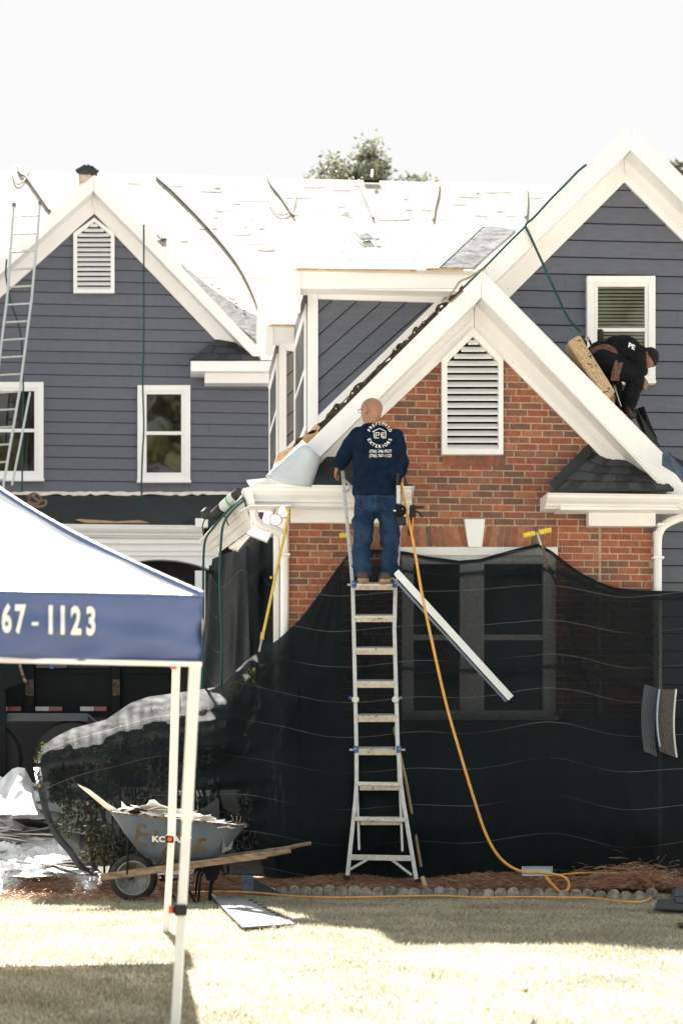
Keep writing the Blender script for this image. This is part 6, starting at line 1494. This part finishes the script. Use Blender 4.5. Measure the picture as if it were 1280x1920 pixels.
# neck, head
loft(b, [ell_ring(M(697, 806, .0), RV*.075, FV*.07), ell_ring(M(696, 797, .0), RV*.068, FV*.068), ell_ring(M(698, 785, -.01), RV*.062, FV*.064), ell_ring(M(697, 775, -.01), RV*.06, FV*.06)])
hc = M(696.5, 769, -.005); HS = 1.07; fdir = (-RV*.82+FV*.57).normalized(); sdir = fdir.cross(UV_).normalized()
blob(b, hc+UV_*.014, .104, .086, .094, fdir, sdir); blob(b, hc+fdir*.018-UV_*.035, .072, .064, .075, fdir, sdir); blob(b, hc+fdir*.05-UV_*.075, .042, .045, .034, fdir, sdir)
blob(b, hc-fdir*.03-UV_*.045, .062, .062, .06, fdir, sdir)
blob(b, hc+fdir*.098-UV_*.022, .018, .013, .024, fdir, sdir); blob(b, hc+fdir*.085+UV_*.012, .014, .05, .012, fdir, sdir); blob(b, hc+fdir*.088-UV_*.058, .012, .026, .010, fdir, sdir)
ear = -sdir if sdir.dot(FV) > 0 else sdir   # ear on the viewer's side
blob(b, hc+ear*.092-UV_*.015+fdir*.008, .028, .018, .040, (fdir-ear*-.0).normalized(), ear, (UV_-fdir*.15).normalized())
blob(b, hc+ear*.104-UV_*.004-fdir*.004, .022, .012, .024, fdir, ear)
# arms (skin), hands
La = [M(667, 818, -.0), M(650, 845, .05), M(641, 860, .10), M(634, 874, .18)]; Ra = [M(745, 822, .0), M(752, 850, .03), M(753, 875, .08), M(752, 895, .20)]
limb(b, La, [.055, .045, .038, .028]); limb(b, Ra, [.055, .045, .038, .028])
def hand(b, c, dirf, palm_n, s=1.):   # dirf: fingers direction
    side = dirf.cross(palm_n).normalized()
    blob(b, c+dirf*.04*s, .048*s, .022*s, .042*s, dirf, palm_n, side)
    for k, L_ in enumerate((.062, .074, .070, .055)):
        o_ = c+side*((k-1.5)*.021*s)+dirf*.078*s
        b.tube([o_-dirf*.03, o_, o_+dirf*L_*.45*s+palm_n*.012*s, o_+dirf*L_*.70*s+palm_n*.036*s, o_+dirf*L_*.62*s+palm_n*.060*s], [.011*s, .0105*s, .010*s, .009*s, .007*s], 8)
    o_ = c+side*-.040*s+dirf*.02*s; b.tube([o_, o_+(dirf-side*.8).normalized()*.03*s, o_+(dirf*1.2-side*.4+palm_n*.6).normalized()*.065*s], [.014*s, .012*s, .009*s], 8)
hand(b, M(634, 874, .15), (FV*.6-UV_*.5-RV*.25).normalized(), (RV*.5-UV_*.3+FV*.2).normalized()); hand(b, M(752, 893, .16), (FV*.4-UV_*.9).normalized(), -RV)
# legs inside the jeans
LL = [M(684, 942), M(681, 975, .0), M(679, 1012, .01), M(679, 1045, .0), M(680, 1076, -.01)]; RL_ = [M(727, 942), M(730, 975, .0), M(732, 1012, .01), M(729, 1045, 0), M(726, 1078, -.01)]
for q in (LL, RL_): limb(b, q, [.085, .078, .055, .05, .04])
for q in (LL, RL_): b.box(q[-1]+FV*.04-UV_*.02, .07, .2, .05)
body = fuse(b, .0085, 2, 'body', skin, man)
# shirt
def wrinkle(v, n_, amp=.010, sx=3., sz=14.):
    u = v.dot(RV); z = v.z; k = 1-abs(n_.z)
    return amp*(nz(u*5+z*3, z*sz*.55, v.dot(FV)*4)+.6*nz(u*9-z*7, z*sz, 3.3))*k
b = MB(); gen_man_body(b, .010)
loft(b, [ell_ring(M(705, 931, 0), RV*(40.5*S), FV*.14, p=2.5), ell_ring(M(705, 922, 0), RV*(41.5*S+.005), FV*.145, p=2.5), ell_ring(M(706, 905), RV*(42*S), FV*.14, p=2.5)])
limb(b, [M(672, 816, -.0), M(659, 833, .02), M(648, 851, .07), M(639, 866, .13), M(636, 871, .17)], [.078, .078, .068, .060, .044])
limb(b, [M(740, 818, .0), M(747, 835, .01), M(750, 855, .03), M(751, 878, .10), M(751, 888, .15)], [.075, .070, .060, .056, .042])
loft(b, [ell_ring(M(698, 806, 0), RV*.10, FV*.085), ell_ring(M(697, 800, .0), RV*.076, FV*.076), ell_ring(M(697, 796, 0), RV*.073, FV*.073)])
shirt = fuse(b, .011, 5, 'shirt', shirtm, man, disp=lambda v, n_: .005+wrinkle(v, n_, .022))
# jeans
b = MB()
loft(b, [ell_ring(M(705, 920, 0), RV*.185, FV*.12, p=2.4), ell_ring(M(705, 935, 0), RV*.192, FV*.128, p=2.4), ell_ring(M(705, 955, .0), RV*.196, FV*.13, p=2.5), ell_ring(M(705, 962, .0), RV*.18, FV*.115, p=2.4)])
for sx, q in ((-1, [(685, 950, .100), (682, 975, .102), (681, 1005, .088), (679, 1030, .080), (679, 1052, .082), (680, 1068, .088), (681, 1082, .088)]), (1, [(727, 950, .100), (729, 975, .102), (731, 1005, .090), (730, 1030, .080), (729, 1052, .082), (728, 1068, .088), (727, 1084, .086)])):
    loft(b, [ell_ring(M(x, y, 0), RV*r, FV*r*1.08) for x, y, r in q])
def jw(v, n_):
    z = v.z; low = sm((M(0, 1040).z-z)/.15); k = 1-abs(n_.z)
    return (.020*nz(v.dot(RV)*6+z*9, z*13, 1)+.030*low*nz(v.dot(RV)*4, z*26, 7)+.012*nz(v.dot(RV)*12-z*6, z*9, 9))*k
jeans = fuse(b, .011, 4, 'jeans', jeansm, man, disp=jw)
stitch = mat('jean_stitch', (.05, .10, .18), .8)
def surf_line(surface, pts, r, m, name, parent, off=.002, closed=False):
    bpy.context.view_layer.update(); me = surface.data; Mx = surface.matrix_world; bv = BVHTree.FromPolygons([Mx @ v.co for v in me.vertices], [tuple(p.vertices) for p in me.polygons])
    q = [Vector((x, y, 0)) for x, y in pts]; L = []
    for a, c in zip(q, q[1:]):
        for k in range(6):
            p = a.lerp(c, k/6); r0 = ray(p.x, p.y).normalized(); h = bv.ray_cast(CAM, r0, 40)
            if h[0] is not None: L.append(h[0]-r0*off)
    if len(L) > 1: MB().tube(L, r, 4).build(name, m, parent)
for pts in ([(667, 934), (693, 931), (692, 951), (680, 956), (669, 951), (667, 934)], [(717, 931), (742, 933), (741, 951), (730, 956), (719, 951), (717, 931)], [(704, 928), (705, 962)], [(664, 936), (663, 1000), (662, 1060)]):
    surf_line(jeans, pts, .0016, stitch, 'pocket_stitching', man)
for (x, y, s) in ((680.5, 1088, -1), (721.5, 1089, 1)):
    c = M(x, y, -.06); b = MB(); blob(b, c+UV_*.030, .050, .07, .045); blob(b, c+FV*.13+UV_*.02-RV*.01*s, .048, .10, .036); b.tube([c+UV_*.04, c+UV_*.075], [.045, .045], 12)
    sh = fuse(b, .009, 3, 'boot', bootm, man); b2 = MB(); blob(b2, c+UV_*.004+FV*.01, .054, .075, .026); blob(b2, c+FV*.14-RV*.01*s, .05, .10, .020); fuse(b2, .008, 2, 'sole', solem, sh)
# glasses
gl_ = MB(); e0 = hc+fdir*.105-sdir*0+UV_*.0; gm = mat('glasses_frame', (.05, .04, .05), .3)
for s in (-1, 1):
    c = hc+fdir*.104+sdir*.034*s-UV_*.002; gl_.tube([c+(sdir*math.cos(a)*.026+UV_*math.sin(a)*.017) for a in [2*math.pi*k/14 for k in range(15)]], .0022, 5)
    gl_.tube([hc+fdir*.102+sdir*.060*s, hc+fdir*.03+sdir*.084*s+UV_*.002, hc-fdir*.02+sdir*.084*s], .0022, 5)
gl_.build('glasses', gm, man)
# print on the back
def ptext(ch, cx, cy, ang, sz):
    ca, sa = math.cos(ang), math.sin(ang)
    def f(x, y):
        y -= .34; X = x*sz; Y_ = y*sz; return (cx+X*ca+Y_*sa*1., cy+X*sa-Y_*ca)
    return f
items = []
CXm, CYm, RR0 = 711.5, 815.5, 21.5
for word, top in (("PREFERRED", True), ("EXTERIORS", False)):
    n = len(word); span = math.radians(132 if top else 132)
    for i, ch in enumerate(word):
        t = -span/2+span*i/(n-1)
        if top: x = CXm+RR0*math.sin(t); y = CYm-RR0*math.cos(t); an = t
        else: x = CXm+RR0*math.sin(t); y = CYm+RR0*math.cos(t); an = -t
        items.append((ch, ptext(ch, x, y, an, 8.2), dict(bold=.018, font_scale_x=1.0)))
print_on(shirt, items, prn, 'printed_ring_text', man, off=.006)
for y, s in ((846, "(706) 346-9577"), (854.2, "(706) 767-1123")):
    print_on(shirt, [(s, ptext(s, 713, y, 0, 8.0), dict(bold=.010, font_scale_x=.84))], prn, 'printed_phone_number', man, off=.006)
for pts in ([(698, 809.5), (711, 803.2), (724.5, 809.5)], [(701, 809), (701.5, 821), (712, 821.3)], [(723, 809), (722.5, 821), (714.5, 821)], [(704.5, 819.5), (704.5, 811), (710, 811), (711, 813.2), (709.5, 815.8), (706.5, 816)], [(721, 811.5), (714.5, 811.5), (714.5, 821)], [(714.5, 815), (720.5, 815.2)], [(714.5, 818.5), (721, 818.5)]):
    surf_line(shirt, pts, .0034, prn, 'printed_house_logo', man, off=.004)

# ---------------- roofer crouching on the right slope
D2 = 18.72; S2 = D2/FPX
rf = thing('person', C(1172, 782, D2), 'dark haired roofer in black clothes crouching behind the right rake, reaching to the window sill', 'person')
def Q(cx, cy, dd_=0.): return C(1020+cx/4.923, 600+cy/4.923, D2+dd_)
b = MB()
# skin body
fw2 = (-RV*.34-UV_*.92-FV*.22).normalized(); sd2 = fw2.cross(FV).normalized(); hc2 = Q(946, 352, -.0); up2 = (RV*.92-UV_*.34).normalized()
up2 = (up2-fw2*up2.dot(fw2)).normalized(); sdd = fw2.cross(up2)
blob(b, hc2+up2*.01, .094, .076, .086, fw2, sdd, up2); blob(b, hc2+fw2*.03-up2*.05, .060, .058, .062, fw2, sdd, up2); blob(b, hc2+fw2*.09-up2*.03, .016, .012, .02, fw2, sdd, up2)
near = -sdd if sdd.dot(FV) > 0 else sdd
blob(b, hc2+near*.072-up2*.02-fw2*.01, .020, .010, .030, fw2, near, up2)
limb(b, [Q(930, 345), Q(895, 330), Q(850, 305)], [.055, .06, .07])
limb(b, [Q(560, 320), Q(700, 300), Q(830, 310)], [.12, .125, .12]); limb(b, [Q(850, 370, -.08), Q(880, 470, -.10), Q(893, 535, -.10)], [.055, .045, .032])
limb(b, [Q(510, 370, -.08), Q(700, 430, -.10), Q(840, 540, -.10)], [.09, .085, .065]); limb(b, [Q(840, 540, -.1), Q(800, 680, -.08), Q(760, 830, -.04)], [.065, .055, .04])
hand(b, Q(890, 530, -.10), (RV*.55-UV_*.83).normalized(), (FV*.5-RV*.3).normalized(), .95)
fuse(b, .0095, 3, 'body', skin2, rf)
def wr2(v, n_): return .004+.018*nz(v.x*9, v.z*9, v.y*5)+.006*nz(v.x*22, v.z*20, 3)
b = MB()
limb(b, [Q(600, 325), Q(660, 300), Q(740, 300), Q(830, 330)], [.135, .150, .155, .125]); blob(b, Q(840, 330), .10, .12, .12)
limb(b, [Q(840, 340, -.09), Q(866, 420, -.12), Q(872, 490, -.11)], [.088, .072, .062]); limb(b, [Q(840, 330, .1), Q(880, 430, .14), Q(900, 480, .14)], [.085, .07, .05])
limb(b, [Q(800, 300), Q(890, 320)], [.10, .07])
shirt2 = fuse(b, .013, 4, 'shirt', blackcl, rf, disp=wr2)
b = MB()
limb(b, [Q(500, 330), Q(560, 330), Q(620, 340)], [.135, .14, .125]); limb(b, [Q(520, 380, -.09), Q(640, 430, -.12), Q(760, 470, -.13), Q(835, 535, -.12)], [.125, .120, .100, .082])
limb(b, [Q(838, 530, -.12), Q(830, 600, -.11), Q(800, 690, -.08), Q(768, 800, -.05), Q(762, 835, -.05)], [.085, .082, .078, .070, .068]); limb(b, [Q(520, 420, .12), Q(600, 540, .16), Q(640, 560, .18)], [.12, .11, .09]); limb(b, [Q(640, 550, .18), Q(660, 680, .2), Q(700, 800, .2)], [.08, .07, .06])
fuse(b, .013, 4, 'trousers', blackcl, rf, disp=wr2)
b = MB(); 
c = hc2-fw2*.012+up2*.018; rings = []
blob(b, c, .104, .088, .094, fw2, sdd, up2); 
# cut the face side: keep only the back and top of the cap of hair
hv = fuse(b, .010, 2, 'hair', hairm, rf, disp=lambda v, n_: .004*nz(v.x*60, v.z*60, v.y*60)-(.030 if ((v-c).dot(fw2)*.9-(v-c).dot(up2)*.45) > .028 else 0))
b = MB(); blob(b, Q(765, 850, -.05), .055, .10, .055, (RV*.7-UV_*.7)); blob(b, Q(800, 880, -.05), .05, .07, .04); fuse(b, .01, 3, 'boot', mat('dark_boot', (.03, .012, .014), .7, .3), rf)
MB().tube([Q(705, 835, -.13), Q(730, 870, -.13), Q(765, 890, -.13)], .010, 6).build('red_lace', mat('red_lace', (.35, .03, .04), .8), rf)
beltm = mat('worn_brown_belt', (.14, .055, .045), .7, .5, 40, .4, 90)
b = MB(); pts = [Q(430, 290, -.15), Q(500, 262, -.17), Q(570, 250, -.17), Q(630, 275, -.17), Q(655, 320, -.16)]
q = spath(pts, 5)
for a, c_ in zip(q, q[1:]): b.bar(a, c_, .012, .052, (c_-a).cross(FV).normalized())
b.build('belt', beltm, rf)
b = MB(); q = spath([Q(690, 385, -.235), Q(672, 440, -.25), Q(655, 500, -.25), Q(648, 560, -.235)], 5)
for a, c_ in zip(q, q[1:]): b.bar(a, c_, .012, .078, (c_-a).cross(FV).normalized())
b.build('thigh_strap', beltm, rf)
b = MB(); b.tube(spath([Q(352, 150, -.02), Q(375, 165, -.02), Q(410, 185, -.02), Q(430, 230, -.05), Q(440, 275, -.10)], 4), .012, 6); b.tube([Q(380, 160, -.02), Q(385, 250, 0)], .010, 6); b.build('harness_lanyard', black_rub, rf)
MB().lathe(Q(395, 172, -.04), -FV, [(0, .022), (.008, .022), (.008, .014), (0, .014)], 12).build('karabiner', alu2, rf)
MB().box(Q(515, 180, .02), .06, .03, .20).build('tool_holster', black_rub, rf, bevel=.02)
MB().tube([Q(635, 600, -.2), Q(700, 795, -.2)], [.022, .012], 8).build('tool_handle', black_rub, rf); MB().tube([Q(645, 610, -.225), Q(708, 800, -.225)], .004, 5).build('metal_edge', alu2, rf)
for (x, y, s) in ((845, 565, 6), (800, 495, 4), (835, 700, 5), (600, 395, 9), (770, 840, 5), (870, 640, 3), (830, 620, 3)):
    pass
print_on(shirt2, [("PE", lambda x, y: (1020+(800+x*60+y*10)/4.923, 600+(262-y*60+x*30)/4.923), dict(bold=.03))], prn, 'printed_logo', rf, off=.006)
